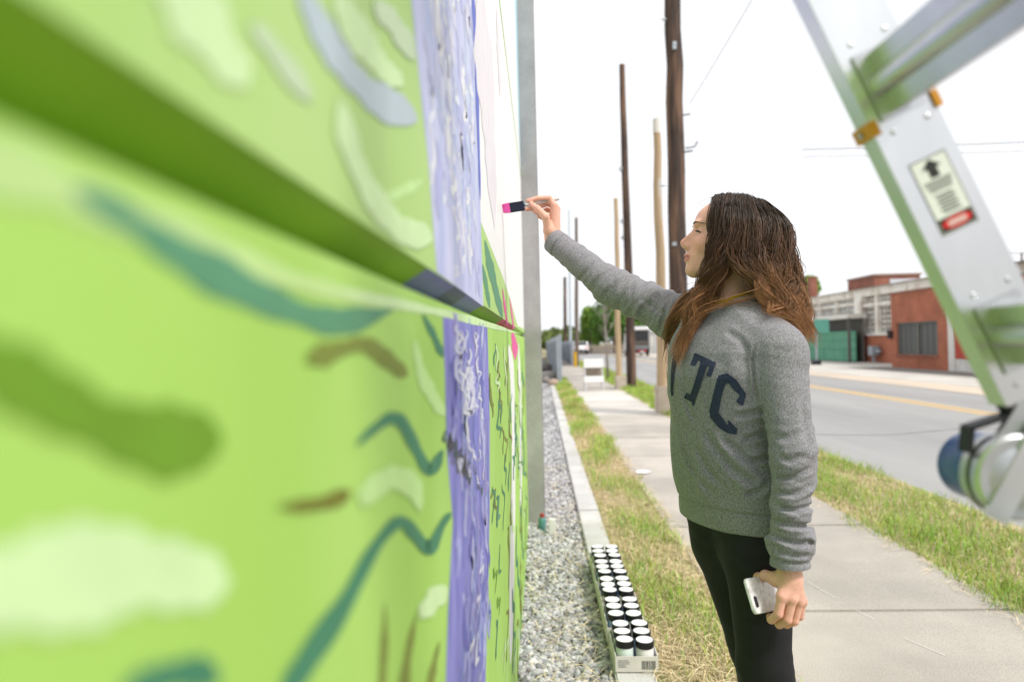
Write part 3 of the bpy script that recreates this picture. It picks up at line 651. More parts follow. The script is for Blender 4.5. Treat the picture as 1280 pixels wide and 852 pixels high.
# the large dark pole behind the painter
b = at(848, 400, 11.6); b = np.array([at(852, 520, 11.6)[0], 11.6, -.1]); tp_ = at(841, 0, 11.6); tp_ = b + (tp_ - b) * 1.35
t, b, tp_ = pole('utility_pole', b, tp_, .158, .125, M_poled, 'thick dark brown utility pole rising behind the painter', 18, 16)
for (px, py) in ((856, 190), (853, 144), (834, 25), (832, 232)):
    q = at(px, py, 11.55); m = MB().tube([q, q + np.array([.13 if px > 845 else -.10, -.02, .01])], .018, 8); m.build('step_bolt', M_steel, t)
for py in (55, 60, 305): q = at(843, py, 11.44); MB().box(q - .03, q + .03).build('pole_tag', M_steel, t)
q = at(857, 185, 11.5); m = MB().tube([q, q + (.15, 0, .02), q + (.2, 0, .10)], .02, 8); m.build('bracket', M_steel, t)
# pale cut-off pole with footing
b = np.array([at(829, 500, 12.2)[0], 12.2, -.1]); tp_ = at(820.5, 150, 12.2)
t, b, tp_ = pole('cut_pole', b, tp_, .105, .062, M_polel, 'pale cut-off pole with white tip on a tan footing, beside the thick dark pole')
block(t, (b[0], b[1] - .02), .135, .47, M_conc)
d = tp_ - b
for (f0, f1, mat, e) in ((.955, 1.003, plain((.75,.72,.68), .8), .004), (.66, .80, plain((.60,.56,.50), .8), .003), (.30, .40, M_poled, .010)):
    m = MB().tube([b + d*f0, b + d*f1], [.105 - .043*f0 + e, .105 - .043*f1 + e], 14); smooth_by_angle(m.build('sleeve', mat, t), 60)
q = b + d*.78; m = MB().tube([q, q + (.14, 0, .0)], .025, 8); m.build('bracket', M_steel, t)
# dark slim pole and its pale neighbour
b = np.array([at(789.5, 486, 18.7)[0], 18.7, -.1]); tp_ = at(777.5, 81, 18.7)
t, b, tp_ = pole('utility_pole', b, tp_, .135, .075, M_poled, 'tall slim dark pole standing beside the pale cut pole with square footing')
for f in (.47, .52, .68): q = b + (tp_-b)*f; MB().box(q - (.16,.05,.04), q + (.02,.05,.06)).build('bracket', M_steel, t)
b = np.array([at(774, 478, 18.6)[0], 18.6, -.1]); tp_ = at(769.5, 248, 18.6)
t, b, tp_ = pole('cut_pole', b, tp_, .085, .055, M_polel, 'slender pale pole set in a square footing left of the slim dark pole')
block(t, (b[0] + .04, b[1] - .03), .15, .36, M_conc)
# poles farther down the sidewalk
b = np.array([1.92, 37.2, -.1]); t, b, tp_ = pole('utility_pole', b, at(720.3, 272, 37.2), .12, .085, M_poleg, 'thin dark pole with a yellow guard at its foot beside the far fence')
MB().tube([(b[0]-.10, b[1]-.22, 0), (b[0]-.10, b[1]-.22, .80)], .085, 10).build('yellow_guard', plain((.72,.42,.02), .5), t)
b = np.array([at(706.5, 446, 55)[0], 55, -.1]); pole('utility_pole', b, at(706, 346, 55), .16, .12, M_poled, 'shortest dark pole far down the sidewalk, above the grey fence')
b = np.array([at(713.5, 446, 62)[0], 62, -.1]); pole('steel_mast', b, at(711, 262, 62), .13, .08, plain((.48,.54,.60), .6), 'faint blue grey steel mast between the two far poles')
def wire(a, b, sag, r, label):
    a = np.array(a); b = np.array(b); pts = [a + (b-a)*k/16 - np.array([0, 0, sag*4*(k/16)*(1-k/16)]) for k in range(17)]
    tag(MB().tube(pts, r, 6).build('cable', M_wire, None), label, 'cable')
wire(at(1002, 187, 30), at(1400, 172, 30), .05, .018, 'upper overhead cable crossing the sky behind the ladder')
wire(at(1002, 196, 30), at(1400, 184, 30), .05, .012, 'lower thinner overhead cable crossing the sky behind the ladder')
wire(at(960, -35, 9), at(862, 130, 11.6), .02, .005, 'thin service wire slanting up from the thick pole')
wire(at(1180, 318, 60), at(1420, 306, 60), .2, .03, 'distant cable low in the sky right of the ladder')

# folding barricade sign on the sidewalk
bx = gr(743, 488); bs = thing('barricade', (bx[0], bx[1], 0), 'white folding barricade board standing on the far sidewalk', 'barricade')
for sy, nm in ((-.02, 'front'), (.42, 'back')):
    for sx in (-.23, .23):
        m = MB(); top = np.array([bx[0]+sx, bx[1]+.2, .84]); bot = np.array([bx[0]+sx*1.02, bx[1]+sy, 0]); m.tube([bot, top], .022, 6); m.build('leg', plain((.55,.55,.55), .6), bs)
for (z0, z1, lean) in ((.60, .84, .13), (.22, .38, .05)):
    MB().box((bx[0]-.26, bx[1]+lean-.035, z0), (bx[0]+.26, bx[1]+lean-.005, z1), .006).build('board', M_white, bs)
MB().box((bx[0]-.25, bx[1]+.24, .36), (bx[0]+.25, bx[1]+.26, .72)).build('rear_board', plain((.34,.28,.22), .8), bs)

# corrugated fence along the wall side, then a slatted one by the kerb
def corrugated(x, y0, y1, z1, label, mat, wig=.03, pw=2.4, pn='metal_sheet'):
    t = thing('metal_fence', (x, y0, 0), label, 'fence')
    y = y0
    while y < y1 - .1:
        e = min(y + pw, y1); n = int((e - y) / .10) + 1; V = []; rx = random.uniform(-.02, .02); dz = random.uniform(-.03, .03)
        for k in range(n + 1):
            yy = y + (e - y) * k / n; xx = x + rx + wig * (1 if k % 2 else -1)
            V += [(xx, yy, -.02), (xx, yy, z1 + dz), (xx - .004, yy, -.02), (xx - .004, yy, z1 + dz)]
        F = []
        for k in range(n):
            a, b_ = 4*k, 4*k+4; F += [(a, b_, b_+1, a+1), (a+3, b_+3, b_+2, a+2), (a+1, b_+1, b_+3, a+3)]
        F += [(0,1,3,2), (4*n, 4*n+2, 4*n+3, 4*n+1)]
        mk(pn, V, F, mat, t); MB().box((x - .12, y - .03, -.1), (x - .06, y + .03, z1 - .06)).build('fence_post', M_steel, t)
        y += pw
    return t
corrugated(.62, 22.0, 70, 1.55, 'grey corrugated metal fence left of the far sidewalk', pm('zinc_sheet', (.36,.41,.46), (.28,.32,.37), rough=.55, metal=.2, scale=1.5))
corrugated(1.86, 39, 74, 1.42, 'second pale grey sheet fence behind the pole with yellow guard', pm('pale_zinc_sheet', (.46,.49,.53), (.38,.41,.45), rough=.55, metal=.2, scale=1.5), .02)
# rubble beside the fence end
for k, (px, py, r, c) in enumerate(((690, 474, .34, (.40,.37,.34)), (687, 478, .20, (.30,.27,.25)), (696, 481, .17, (.48,.36,.28)), (685, 463, .38, (.22,.20,.19)))):
    q = gr(px, py); V0, F0 = ico(); V = V0 * (1 + RNG.uniform(-.25, .25, (12, 1))) * np.array([r, r, r*.8]) + np.array([q[0] - .1, q[1], r*.35])
    o = mk('rubble_block', V, F0, plain(c, .9, var=.3), None)
    tag(o, ('largest grey lump of rubble by the end of the metal fence', 'small dark lump of rubble nearest the post', 'reddish lump of rubble under the fence end', 'dark rubble lump behind the larger grey one')[k], 'rubble')

# ---------------------------------------------------------------- trees
M_bark = pm('tree_bark', (.16,.12,.09), (.09,.07,.055), rough=.9, scale=8, stretch=(2,2,.4))
M_leaf = attr_mat('tree_leaves', rough=.6, spec=.2)
def tree(name, base, H, crown_c, crown_r, n, leaf, c, label, trunk_r=.25, lobes=9, group='trees at the end of the street', seed=1):
    rg = np.random.default_rng(seed); base = np.array(base, float); t = thing(name, tuple(base), label, 'tree', group)
    m = MB(); cc = base + np.array(crown_c); m.tube([base - (0,0,.2), base + (0,0,H*.25), (base+cc)/2 + (.1,0,0), cc], [trunk_r, trunk_r*.8, trunk_r*.6, trunk_r*.2], 8)
    R = np.array(crown_r); lc = []
    for k in range(lobes):
        v = rg.normal(size=3); v /= np.linalg.norm(v); v[2] = abs(v[2]) * 1.1 - .45; q = cc + v * R * rg.uniform(.45, .8); lc.append(q); m.tube([cc*.6 + base*.4 + (0,0,H*.1), (cc+q)/2, q], [trunk_r*.4, trunk_r*.25, trunk_r*.06], 6)
    m.build('trunk', M_bark, t, True)
    lc = np.array(lc); idx = rg.integers(0, lobes, n); v = rg.normal(size=(n, 3)); v /= np.linalg.norm(v, axis=1)[:, None]
    lr = rg.uniform(.3, .55, lobes); P = lc[idx] + v * R * lr[idx][:, None] * (rg.random(n)[:, None] ** .45)
    a = rg.normal(size=(n, 3)); a /= np.linalg.norm(a, axis=1)[:, None]; b_ = np.cross(a, rg.normal(size=(n, 3))); b_ /= np.linalg.norm(b_, axis=1)[:, None]
    s = (leaf * rg.uniform(.5, 1.2, n))[:, None]
    V = np.stack([P - a*s, P + b_*s*.5, P + a*s, P - b_*s*.5], 1).reshape(-1, 3); F = np.arange(4*n).reshape(n, 4)
    col = np.array(c) * rg.uniform(.55, 1.35, (n, 1)) * (1 + rg.uniform(-.12, .12, (n, 3)))
    mk('crown', V, F, M_leaf, t, col=np.repeat(col, 4, 0)); return t
tree('leafy_tree', (9.2, 86, -.1), 7, (0,0,3.7), (3.8,3,4.0), 11000, .26, (.10,.20,.035), 'large dark green tree behind the slim poles', .3, 12, seed=2)
tree('leafy_tree', (6.6, 92, -.1), 6.5, (0,0,3.3), (2.1,2.2,3.8), 6500, .26, (.20,.33,.06), 'lighter yellow green tree left of the large dark tree', .25, 8, seed=3)
tree('leafy_tree', (12.6, 90, -.1), 5, (0,0,2.6), (2.8,2.4,2.8), 6000, .26, (.10,.21,.04), 'dark bush-like tree behind the parked truck', .25, 8, seed=4)
tree('leafy_tree', (1.6, 96, -.1), 4, (0,0,2.0), (2.3,2.2,2.1), 5500, .24, (.19,.24,.07), 'low olive green tree above the metal fence', .2, 8, seed=5)
tree('leafy_tree', (4.3, 104, -.1), 4.4, (0,0,2.1), (2.7,2.2,2.4), 6000, .24, (.17,.22,.065), 'low dull green tree behind the far poles', .2, 8, seed=6)
tree('leafy_tree', (-1.6, 92, -.1), 4.4, (0,0,2.2), (2.3,2.2,2.3), 5500, .24, (.20,.25,.08), 'olive green tree mostly hidden behind the concrete post', .2, 8, seed=7)
tree('leafy_tree', (23.2, 60, -.1), 8, (0,0,5.6), (1.9,2,1.6), 5000, .22, (.22,.36,.05), 'bright green tree behind the brick chimney', .25, 8, seed=8)
# bare sapling
b = gr(760, 475); sp_ = thing('bare_sapling', (b[0], b[1], 0), 'thin bare grey sapling on the grass beside the poles', 'tree'); m = MB()
M_twig = plain((.30,.27,.24), .9)
m.tube([(b[0], b[1], -.05), (b[0]-.02, b[1], 1.2), (b[0]-.08, b[1], 2.2), (b[0]-.02, b[1], 3.1)], [.045,.038,.028,.010], 8); m.build('trunk', M_twig, sp_, True); m = MB()
for k in range(26):
    z = random.uniform(1.2, 2.9); a = random.uniform(0, 6.28); L = random.uniform(.4, 1.1); o_ = np.array([b[0]-.04, b[1], z]); e = o_ + np.array([math.cos(a)*L*.6, math.sin(a)*L*.6, L*.75])
    m.tube([o_, (o_+e)/2 + (0,0,.05), e], [.014,.010,.003], 5)
    f = (o_+e)/2; m.tube([f, f + np.array([random.uniform(-.3,.3), random.uniform(-.3,.3), .3])], [.007,.002], 5)
m.build('branch', M_twig, sp_, True)

# timber fence at the bend
tf = thing('timber_fence', (5, 80, 0), 'weathered brown board fence at the bend below the trees', 'fence'); M_brd = pm('fence_board', (.30,.25,.21), (.20,.165,.14), rough=.9, scale=3)
y_ = 84.0; x_ = 4.6; bmsh = None; k = 0
while x_ < 13.5:
    m = MB().box((0, -.012, -.1), (.19, .012, 1.0 + random.uniform(-.06, .06))); o = mk('board', m.V, m.F, M_brd, tf, rel=False); o.location = (x_ - 5, y_ - 80 - (x_-4.6)*1.1, random.uniform(-.03,.05)); k += 1
    x_ += .215
MB().box((4.6, 84.03, .25), (4.8, 84.06, .33)).build('fence_rail', M_brd, tf)

# ---------------------------------------------------------------- vehicles
M_glassd = plain((.02,.025,.03), .1, spec=.6); M_tyre = plain((.02,.02,.02), .8); M_chrome = plain((.5,.5,.52), .3, metal=.8)
M_tail = plain((.75,.02,.015), .3); M_taildark = plain((.03,.03,.032), .6); M_wpaint = plain((.80,.80,.80), .3, spec=.5, var=.03)
tx, ty = at(801, 447, 62)[0], 62.0
tk = thing('box_truck', (tx, ty, 0), 'dark backed box truck with red tail lights driving away', 'truck')
m = MB().box((tx-.85, ty+.05, .75), (tx+.85, ty+3.9, 2.55), .04); m.build('cargo_box', plain((.42,.42,.42), .5), tk)
MB().box((tx-.87, ty-.02, 2.35), (tx+.87, ty+3.9, 2.66), .03).build('box_roof', M_wpaint, tk)
MB().box((tx-.74, ty-.0, .95), (tx+.74, ty+.05, 2.34)).build('rear_opening', M_taildark, tk)
for s in (-1, 1): MB().box((tx+s*.80-.06, ty-.03, .70), (tx+s*.80+.06, ty+.05, 2.36)).build('rear_pillar', plain((.30,.30,.31), .5), tk)
for k in range(4): MB().box((tx-.70, ty-.04, .98+.10*k), (tx+.70, ty-.01, 1.04+.10*k)).build('cargo_slat', plain((.16,.14,.12), .8), tk)
MB().box((tx-.85, ty-.12, .60), (tx+.85, ty+.05, .76), .02).build('tail_ledge', plain((.16,.17,.19), .5), tk)
MB().box((tx-.80, ty-.06, .34), (tx+.80, ty+.0, .58), .02).build('bumper', M_blk, tk)
for s in (-.12, .36): MB().box((tx+s-.11, ty-.085, .42), (tx+s+.11, ty-.06, .56), .01).build('tail_light', M_tail, tk)
MB().box((tx-.02, ty-.085, .28), (tx+.26, ty-.065, .41)).build('number_plate', M_wpaint, tk)
for s in (-.72, .72):
    for yy in (.7, 4.6):
        m = MB().lathe([(.05,-.11),(.30,-.11),(.35,-.08),(.35,.08),(.30,.11),(.05,.11)], 18, (tx+s, ty+yy, .33), (1,0,0)); w = smooth_by_angle(m.build('wheel', M_tyre, tk)); MB().lathe([(.01,-.115),(.19,-.115),(.19,.115),(.01,.115)], 14, (tx+s, ty+yy, .33), (1,0,0)).build('rim', M_chrome, w)
m = MB(); m.prism([(tx-.85, y, z) for y, z in ((ty+4.0,.5),(ty+5.6,.5),(ty+5.6,1.2),(ty+5.1,1.35),(ty+4.8,2.1),(ty+4.0,2.1))], (0,0,0), (1.7,0,0)); m.build('cab', M_wpaint, tk)
def car(x, y, label, col, s=1.0):
    t = thing('parked_car', (x, y, 0), label, 'car'); w = .86
    prof = [(0,.35),(0,.78),(.12,.98),(.75,1.02),(1.15,1.42),(2.3,1.45),(3.0,1.02),(4.0,.92),(4.2,.7),(4.2,.35)]
    m = MB(); m.prism([(x-w, y+a, b) for a, b in prof], (0,0,0), (2*w,0,0)); bd = m.build('body', col, t)
    bv = bd.modifiers.new('bevel', 'BEVEL'); bv.width = .06; bv.segments = 2
    MB().add([(x-w+.12, y+.70, 1.03),(x+w-.12, y+.70, 1.03),(x+w-.2, y+1.08, 1.40),(x-w+.2, y+1.08, 1.40)], [(0,1,2,3)]).build('rear_window', M_glassd, t).location = (0, -.03, .012)
    for sg in (-1, 1):
        m = MB(); m.add([(x+sg*(w+.004), y+.95, 1.04),(x+sg*(w+.004), y+2.85, 1.04),(x+sg*(w+.004), y+2.25, 1.38),(x+sg*(w+.004), y+1.22, 1.38)], [(0,1,2,3)]); m.build('side_window', M_glassd, t)
        MB().box((x+sg*.62-.13, y-.015, .72), (x+sg*.62+.13, y+.03, .88), .01).build('tail_light', M_tail, t)
        for yy in (.8, 3.4):
            m = MB().lathe([(.05,-.10),(.27,-.10),(.31,-.07),(.31,.07),(.27,.10),(.05,.10)], 18, (x+sg*(w-.08), y+yy, .31), (1,0,0)); wh = smooth_by_angle(m.build('wheel', M_tyre, t)); MB().lathe([(.01,-.105),(.18,-.105),(.18,.105),(.01,.105)], 14, (x+sg*(w-.08), y+yy, .31), (1,0,0)).build('rim', M_chrome, wh)
    MB().box((x-.8, y-.04, .30), (x+.8, y+.0, .52), .02).build('bumper', M_blk, t)
    MB().box((x-.16, y-.055, .55), (x+.16, y-.005, .68)).build('number_plate', M_wpaint, t)
car(4.55, 78, 'white car far down the road beside the pole', M_wpaint)

# ---------------------------------------------------------------- brick office across the street
def brick_mat(name, c1, c2, mortar, sc=1.0, axis='YZ'):
    m, N, L, B = new_mat(name)
    g_ = N.new('ShaderNodeNewGeometry'); sep = N.new('ShaderNodeSeparateXYZ'); L.new(g_.outputs['Position'], sep.inputs[0]); cmb = N.new('ShaderNodeCombineXYZ')
    ad = N.new('ShaderNodeMath'); ad.operation = 'ADD'; L.new(sep.outputs[0], ad.inputs[0]); L.new(sep.outputs[1], ad.inputs[1])
    L.new(ad.outputs[0], cmb.inputs[0]); L.new(sep.outputs[2], cmb.inputs[1])
    br = N.new('ShaderNodeTexBrick'); br.inputs['Scale'].default_value = 1; br.inputs['Brick Width'].default_value = .21*sc; br.inputs['Row Height'].default_value = .075*sc; br.inputs['Mortar Size'].default_value = .008*sc
    br.inputs['Color1'].default_value = c1 + (1,); br.inputs['Color2'].default_value = c2 + (1,); br.inputs['Mortar'].default_value = mortar + (1,); L.new(cmb.outputs[0], br.inputs['Vector'])
    n = N.new('ShaderNodeTexNoise'); n.inputs['Scale'].default_value = 1.1; n.inputs['Detail'].default_value = 6; L.new(g_.outputs['Position'], n.inputs['Vector'])
    r = N.new('ShaderNodeMapRange'); r.inputs[1].default_value = .35; r.inputs[2].default_value = .7; r.inputs[3].default_value = 1.1; r.inputs[4].default_value = .72; L.new(n.outputs[0], r.inputs[0])
    v = N.new('ShaderNodeVectorMath'); v.operation = 'SCALE'; L.new(br.outputs[0], v.inputs[0]); L.new(r.outputs[0], v.inputs['Scale']); L.new(v.outputs[0], B.inputs['Base Color']); B.inputs['Roughness'].default_value = .9
    b = N.new('ShaderNodeBump'); b.inputs['Strength'].default_value = .5; b.inputs['Distance'].default_value = .01; b.invert = True; L.new(br.outputs['Fac'], b.inputs['Height']); L.new(b.outputs[0], B.inputs['Normal'])
    return m
M_brick = brick_mat('red_brick', (.44,.13,.065), (.37,.105,.055), (.33,.18,.12)); M_brick2 = brick_mat('dark_red_brick', (.30,.09,.055), (.25,.075,.05), (.28,.18,.13))
BX = 14.5
def on(px, py, X=BX): q = onx(px, py, X); return q[1], q[2]
yc = 28.9; yA = on(1187, 440)[0]; z_top = on(1113, 368)[1]
wl_, wr_ = on(1121, 420)[0], on(1172, 420)[0]; wz1, wz0 = on(1146, 402)[1], on(1146, 443)[1]
bo = thing('brick_office', (BX, 25, 0), 'low red brick office with one wide dark window across the street', 'building')
m = MB(); X0, X1 = BX, 21
def slab(nm, lo, hi, mat, par): return MB().box(lo, hi).build(nm, mat, par)
slab('wall', (X0, wl_, -.1), (X0+.25, yc, z_top), M_brick, bo); slab('wall', (X0, yA, -.1), (X0+.25, wr_, z_top), M_brick, bo)
slab('wall', (X0+.001, wr_, -.1), (X0+.25, wl_, wz0), M_brick, bo); slab('wall', (X0+.001, wr_, wz1), (X0+.25, wl_, z_top), M_brick, bo)
slab('wall', (X0+.25, yc-.25, -.1), (X1, yc, z_top), M_brick, bo); slab('wall', (X1-.25, 10, -.1), (X1, yc-.25, z_top), M_brick, bo)
slab('roof', (X0+.1, 10, z_top-.05), (X1-.1, yc-.1, z_top+.03), M_dark, bo)
slab('coping', (X0-.04, yA, z_top+.002), (X0+.29, yc+.03, z_top+.07), plain((.30,.16,.12), .9), bo)
wd = slab('window', (X0+.14, wr_, wz0), (X0+.16, wl_, wz1), plain((.10,.105,.10), .35, spec=.4), bo)
for k in range(15):
    yy = wr_ + (wl_-wr_)*(k+.5)/15; slab('blind_slat', (X0+.118, yy-.05, wz0+.04), (X0+.124, yy+.05, wz1-.04), plain((.20,.21,.20), .6) if k % 2 else plain((.15,.155,.15), .6), wd)
for yy in (wr_, (wl_+wr_)/2-.03, wl_-.06): slab('window_frame', (X0+.06, yy, wz0), (X0+.12, yy+.06, wz1), plain((.20,.19,.17), .6), wd)
slab('window_frame', (X0+.062, wr_, wz1-.06), (X0+.118, wl_, wz1-.001), plain((.20,.19,.17), .6), wd); slab('window_sill', (X0-.04, wr_-.05, wz0-.10), (X0+.10, wl_+.05, wz0-.002), M_brick2, bo)
slab('wall_lamp', (X0-.16, on(1115,418)[0]-.08, on(1115,423)[1]), (X0-.002, on(1115,418)[0]+.10, on(1115,413)[1]), plain((.05,.04,.04), .6), bo)
yB = yA - .35; yC = yB - 1.3
slab('pilaster', (X0-.05, yB, -.1), (X0+.25, yA-.002, z_top-.9), plain((.70,.68,.64), .8), bo)
slab('wall', (X0+.002, 10, .75), (X0+.25, yB-.001, z_top), M_brick, bo); slab('white_base', (X0-.01, 10, -.1), (X0+.25, yB-.001, .748), plain((.72,.70,.66), .8, var=.25, scale=4), bo)
dr = slab('door', (X0-.03, yC, .42), (X0+.0, yB-.03, z_top-.9), plain((.45,.06,.035), .6), bo); slab('handle', (X0-.07, yC+.1, 1.0), (X0-.031, yC+.14, 1.15), M_chrome, dr)
slab('door_frame', (X0-.04, yC-.12, .3), (X0-.005, yC-.005, z_top-.8), plain((.70,.68,.64), .8), bo)

# ---------------------------------------------------------------- glazed factory behind
FX = 16.6; M_frame = pm('rusty_white_frame', (.86,.84,.79), (.78,.74,.66), rough=.85, scale=2.5, c3=(.36,.22,.13), s3=1.8, f3=.45); M_pane = pm('dirty_glass', (.13,.155,.17), (.055,.065,.075), rough=.25, scale=3, spec=.5); M_panel = pm('pale_glass', (.56,.60,.63), (.40,.44,.47), rough=.3, scale=2.5)
def fo(px, py): return on(px, py, FX)
fy1, fy0 = fo(1000, 400)[0], 18.0
ft = fo(1075, 362)[1]
fa = thing('factory', (FX, 35, 0), 'long glazed factory hall with rusty white window frames', 'building')
yk = fo(1079, 400)[0]; ybk = fo(1079, 450)[0]
b_h = fo(1095, 419)[1]
slab('brick_base', (FX, fy0, -.1), (FX+.3, yk, b_h), M_brick, fa); slab('rear_wall', (FX+.5, fy0, -.1), (FX+.8, fy1+10, ft), plain((.30,.28,.25), .8), fa)
slab('sill', (FX-.08, fy0, b_h+.002), (FX+.2, yk, b_h+.10), M_frame, fa); slab('head_beam', (FX-.10, fy0, ft-.40), (FX+.2, fy1+10, ft), M_frame, fa)
slab('corner_column', (FX-.12, yk-.05, -.1), (FX+.22, yk+.75, ft-.402), M_frame, fa)
def win(y0, y1, z0, z1, ny, nz, pane, bar=.05):
    w = slab('window', (FX+.16, y0, z0), (FX+.18, y1, z1), pane, fa)
    m = MB()
    for k in range(ny + 1): yy = y0 + (y1-y0)*k/ny; m.box((FX+.08, yy-bar/2, z0-.0005*k), (FX+.155, yy+bar/2, z1))
    m.build('mullion', M_frame, w)['kind'] = 'stuff'; m = MB()
    for k in range(nz + 1): zz = z0 + (z1-z0)*k/nz; m.box((FX+.09, y0, zz-bar/2), (FX+.150, y1, zz+bar/2))
    m.build('transom', M_frame, w)['kind'] = 'stuff'; return w
yy = yk - .1
zA0, zA1 = fo(1095, 418)[1] + .12, fo(1095, 383)[1]; zB0, zB1 = fo(1095, 378)[1], fo(1095, 368)[1]
while yy > 20:
    win(yy-1.25, yy, zA0, zA1, 4, 5, M_pane); win(yy-1.25, yy, zB0, zB1, 4, 2, M_pane)
    slab('column', (FX-.06, yy-1.50, b_h+.1), (FX+.2, yy-1.27, ft-.402), M_frame, fa); yy -= 1.55
slab('mid_beam', (FX-.05, fy0, zA1+.03), (FX+.2, yk-.06, zB0-.03), M_frame, fa)
zC1, zC0 = fo(1060, 369)[1], fo(1060, 379)[1]; zD1, zD0 = fo(1060, 383)[1], fo(1060, 394)[1]
yy = yk + .8
slab('mid_beam', (FX-.05, yk+.76, zD1+.02), (FX+.2, fy1+10, zC0-.02), M_frame, fa); slab('low_wall', (FX+.1, yk+.76, zD0-.5), (FX+.3, fy1+10, zD0-.02), M_frame, fa)
while yy < fy1 + 8:
    win(yy+.12, yy+2.2, zC0, zC1-.1, 4, 2, M_panel); win(yy+.12, yy+2.2, zD0, zD1, 4, 2, M_panel); slab('column', (FX-.055, yy-.08, zD0), (FX+.2, yy+.10, ft-.402), M_frame, fa); yy += 2.3
m = MB(); m.prism([(FX-.3, 0, ft+.002), (FX+6, 0, ft+.9), (FX+12, 0, ft+.1), (FX+12, 0, ft-.2), (FX-.3, 0, ft-.02)][:3] + [(FX+12, 0, ft+.002)], (0, fy1+10, 0), (0, fy0, 0)); m.build('roof', pm('grey_roof', (.48,.48,.48), (.40,.40,.40), scale=.7), fa)
# green gate under a canopy
GX = 16.0
def go(px, py): return on(px, py, GX)
gy0, gy1 = go(1071, 440)[0], go(1000, 440)[0] + 3; gz1 = go(1050, 414)[1]; cz = go(1050, 399)[1]; cz0 = go(1050, 394)[1]
ga = thing('green_gate', (GX, 36, 0), 'faded green sliding gate below the white canopy', 'gate')
M_gate = pm('faded_green', (.10,.30,.19), (.13,.35,.23), rough=.7, scale=1.5); n = 8
for k in range(n): a0 = gy0 + (gy1-gy0)*k/n; slab('gate_panel', (GX-.03, a0+.02, .0), (GX, a0+(gy1-gy0)/n-.02, gz1), M_gate, ga)
for zz in (gz1-.08, gz1*.7, gz1*.4, .02): slab('gate_rail', (GX-.07, gy0, zz), (GX-.031, gy1, zz+.07), pm('gate_rail_green', (.12,.36,.24), rough=.7), ga)
ca = thing('canopy', (GX, 36, 0), 'white canopy roof over the green gate', 'canopy')
slab('canopy_roof', (GX-.5, gy0-.1, cz), (GX+.5, gy1, cz0), plain((.72,.70,.64), .8), ca); slab('dark_screen', (GX+.30, gy0, 0), (GX+.34, gy1, cz-.002), plain((.10,.10,.09), .8), ca)
for yy in (gy0-.05, gy1-.2): slab('canopy_post', (GX-.42, yy, -.05), (GX-.30, yy+.12, cz-.002), plain((.12,.12,.11), .7), ca)
# gas meter against the brick base
q = on(1091, 448, FX-.3); gm = thing('gas_meter', (FX-.25, q[0], 0), 'grey gas meter against the brick base of the factory', 'meter')
slab('meter_body', (FX-.42, q[0]-.22, .35), (FX-.08, q[0]+.22, .80), plain((.34,.38,.42), .5), gm); slab('pipe', (FX-.30, q[0]-.65, .50), (FX-.20, q[0]-.222, .62), plain((.34,.38,.42), .5), gm); slab('pipe', (FX-.30, q[0]-.05, -.05), (FX-.20, q[0]+.05, .349), plain((.34,.38,.42), .5), gm)
# tower and chimney behind the factory
tw = thing('brick_penthouse', (24, 46, 0), 'flat roofed brick block with pale trim above the factory roof', 'building')
def ot(px, py, Y=46): return at(px, py, Y)
a, b = ot(1094, 357), ot(1150, 343); z1 = b[2]
slab('wall', (a[0], 46, 1), (b[0], 50, z1), M_brick2, tw); slab('parapet', (a[0]-.1, 45.9, z1+.002), (b[0]+.1, 50, z1+.12), plain((.34,.24,.20), .8), tw)
c = ot(1112, 350); e = ot(1149, 345)
slab('pale_trim', (c[0], 45.95, 1), (c[0]+.3, 45.998, z1-.25), plain((.56,.57,.60), .8), tw); slab('pale_trim', (c[0]+.302, 45.95, z1-.55), (e[0], 45.998, z1-.25), plain((.56,.57,.60), .8), tw)
slab('window', (c[0]+.8, 45.96, z1-1.05), (c[0]+1.6, 45.997, z1-.56), plain((.10,.11,.12), .3), tw)
ch = thing('chimney', (22, 48, 0), 'square red brick chimney in front of the bright green tree', 'chimney')
a, b = at(1013.5, 380, 50), at(1021.5, 347, 50); slab('stack', (a[0], 50, 0), (b[0], 50.5, b[2]), M_brick2, ch); slab('stack_cap', (a[0]-.04, 49.96, b[2]+.002), (b[0]+.04, 50.54, b[2]+.10), M_brick2, ch)
# white shed beside the truck
sh = thing('white_shed', (14, 74, 0), 'pale walled shed behind the truck', 'building')
a = at(811, 445, 74); b = at(850, 414, 74); slab('wall', (a[0], 74, -.1), (b[0]+3, 80, b[2]), plain((.62,.60,.56), .8), sh); slab('roof', (a[0]-.2, 73.8, b[2]+.002), (b[0]+3.2, 80.2, b[2]+.18), plain((.50,.49,.47), .8), sh)
for k in range(6): slab('fence_slat', (a[0]+.5+k*.5, 73.5, 0), (a[0]+.72+k*.5, 73.54, 1.9), plain((.44,.45,.46), .7), sh)
# sign post and lamp pole near the gate
q = gr(1021, 455); ps = thing('gate_post', (q[0], q[1], 0), 'thin grey post with a green sign by the green gate', 'post')
MB().tube([(q[0], q[1], -.05), (q[0], q[1], 2.2)], .05, 8).build('shaft', M_steel, ps); slab('sign_plate', (q[0]-.1, q[1]-.06, 1.5), (q[0]+.6, q[1]-.03, 2.15), plain((.10,.30,.24), .6), ps); slab('footing', (q[0]-.25, q[1]-.3, -.05), (q[0]+.1, q[1]+.1, .18), M_blk, ps)
b = at(1277, 345, 60); pole('utility_pole', (b[0], 60, -.1), at(1277, 316, 60), .10, .08, M_poleg, 'small distant pole right of the ladder'); 

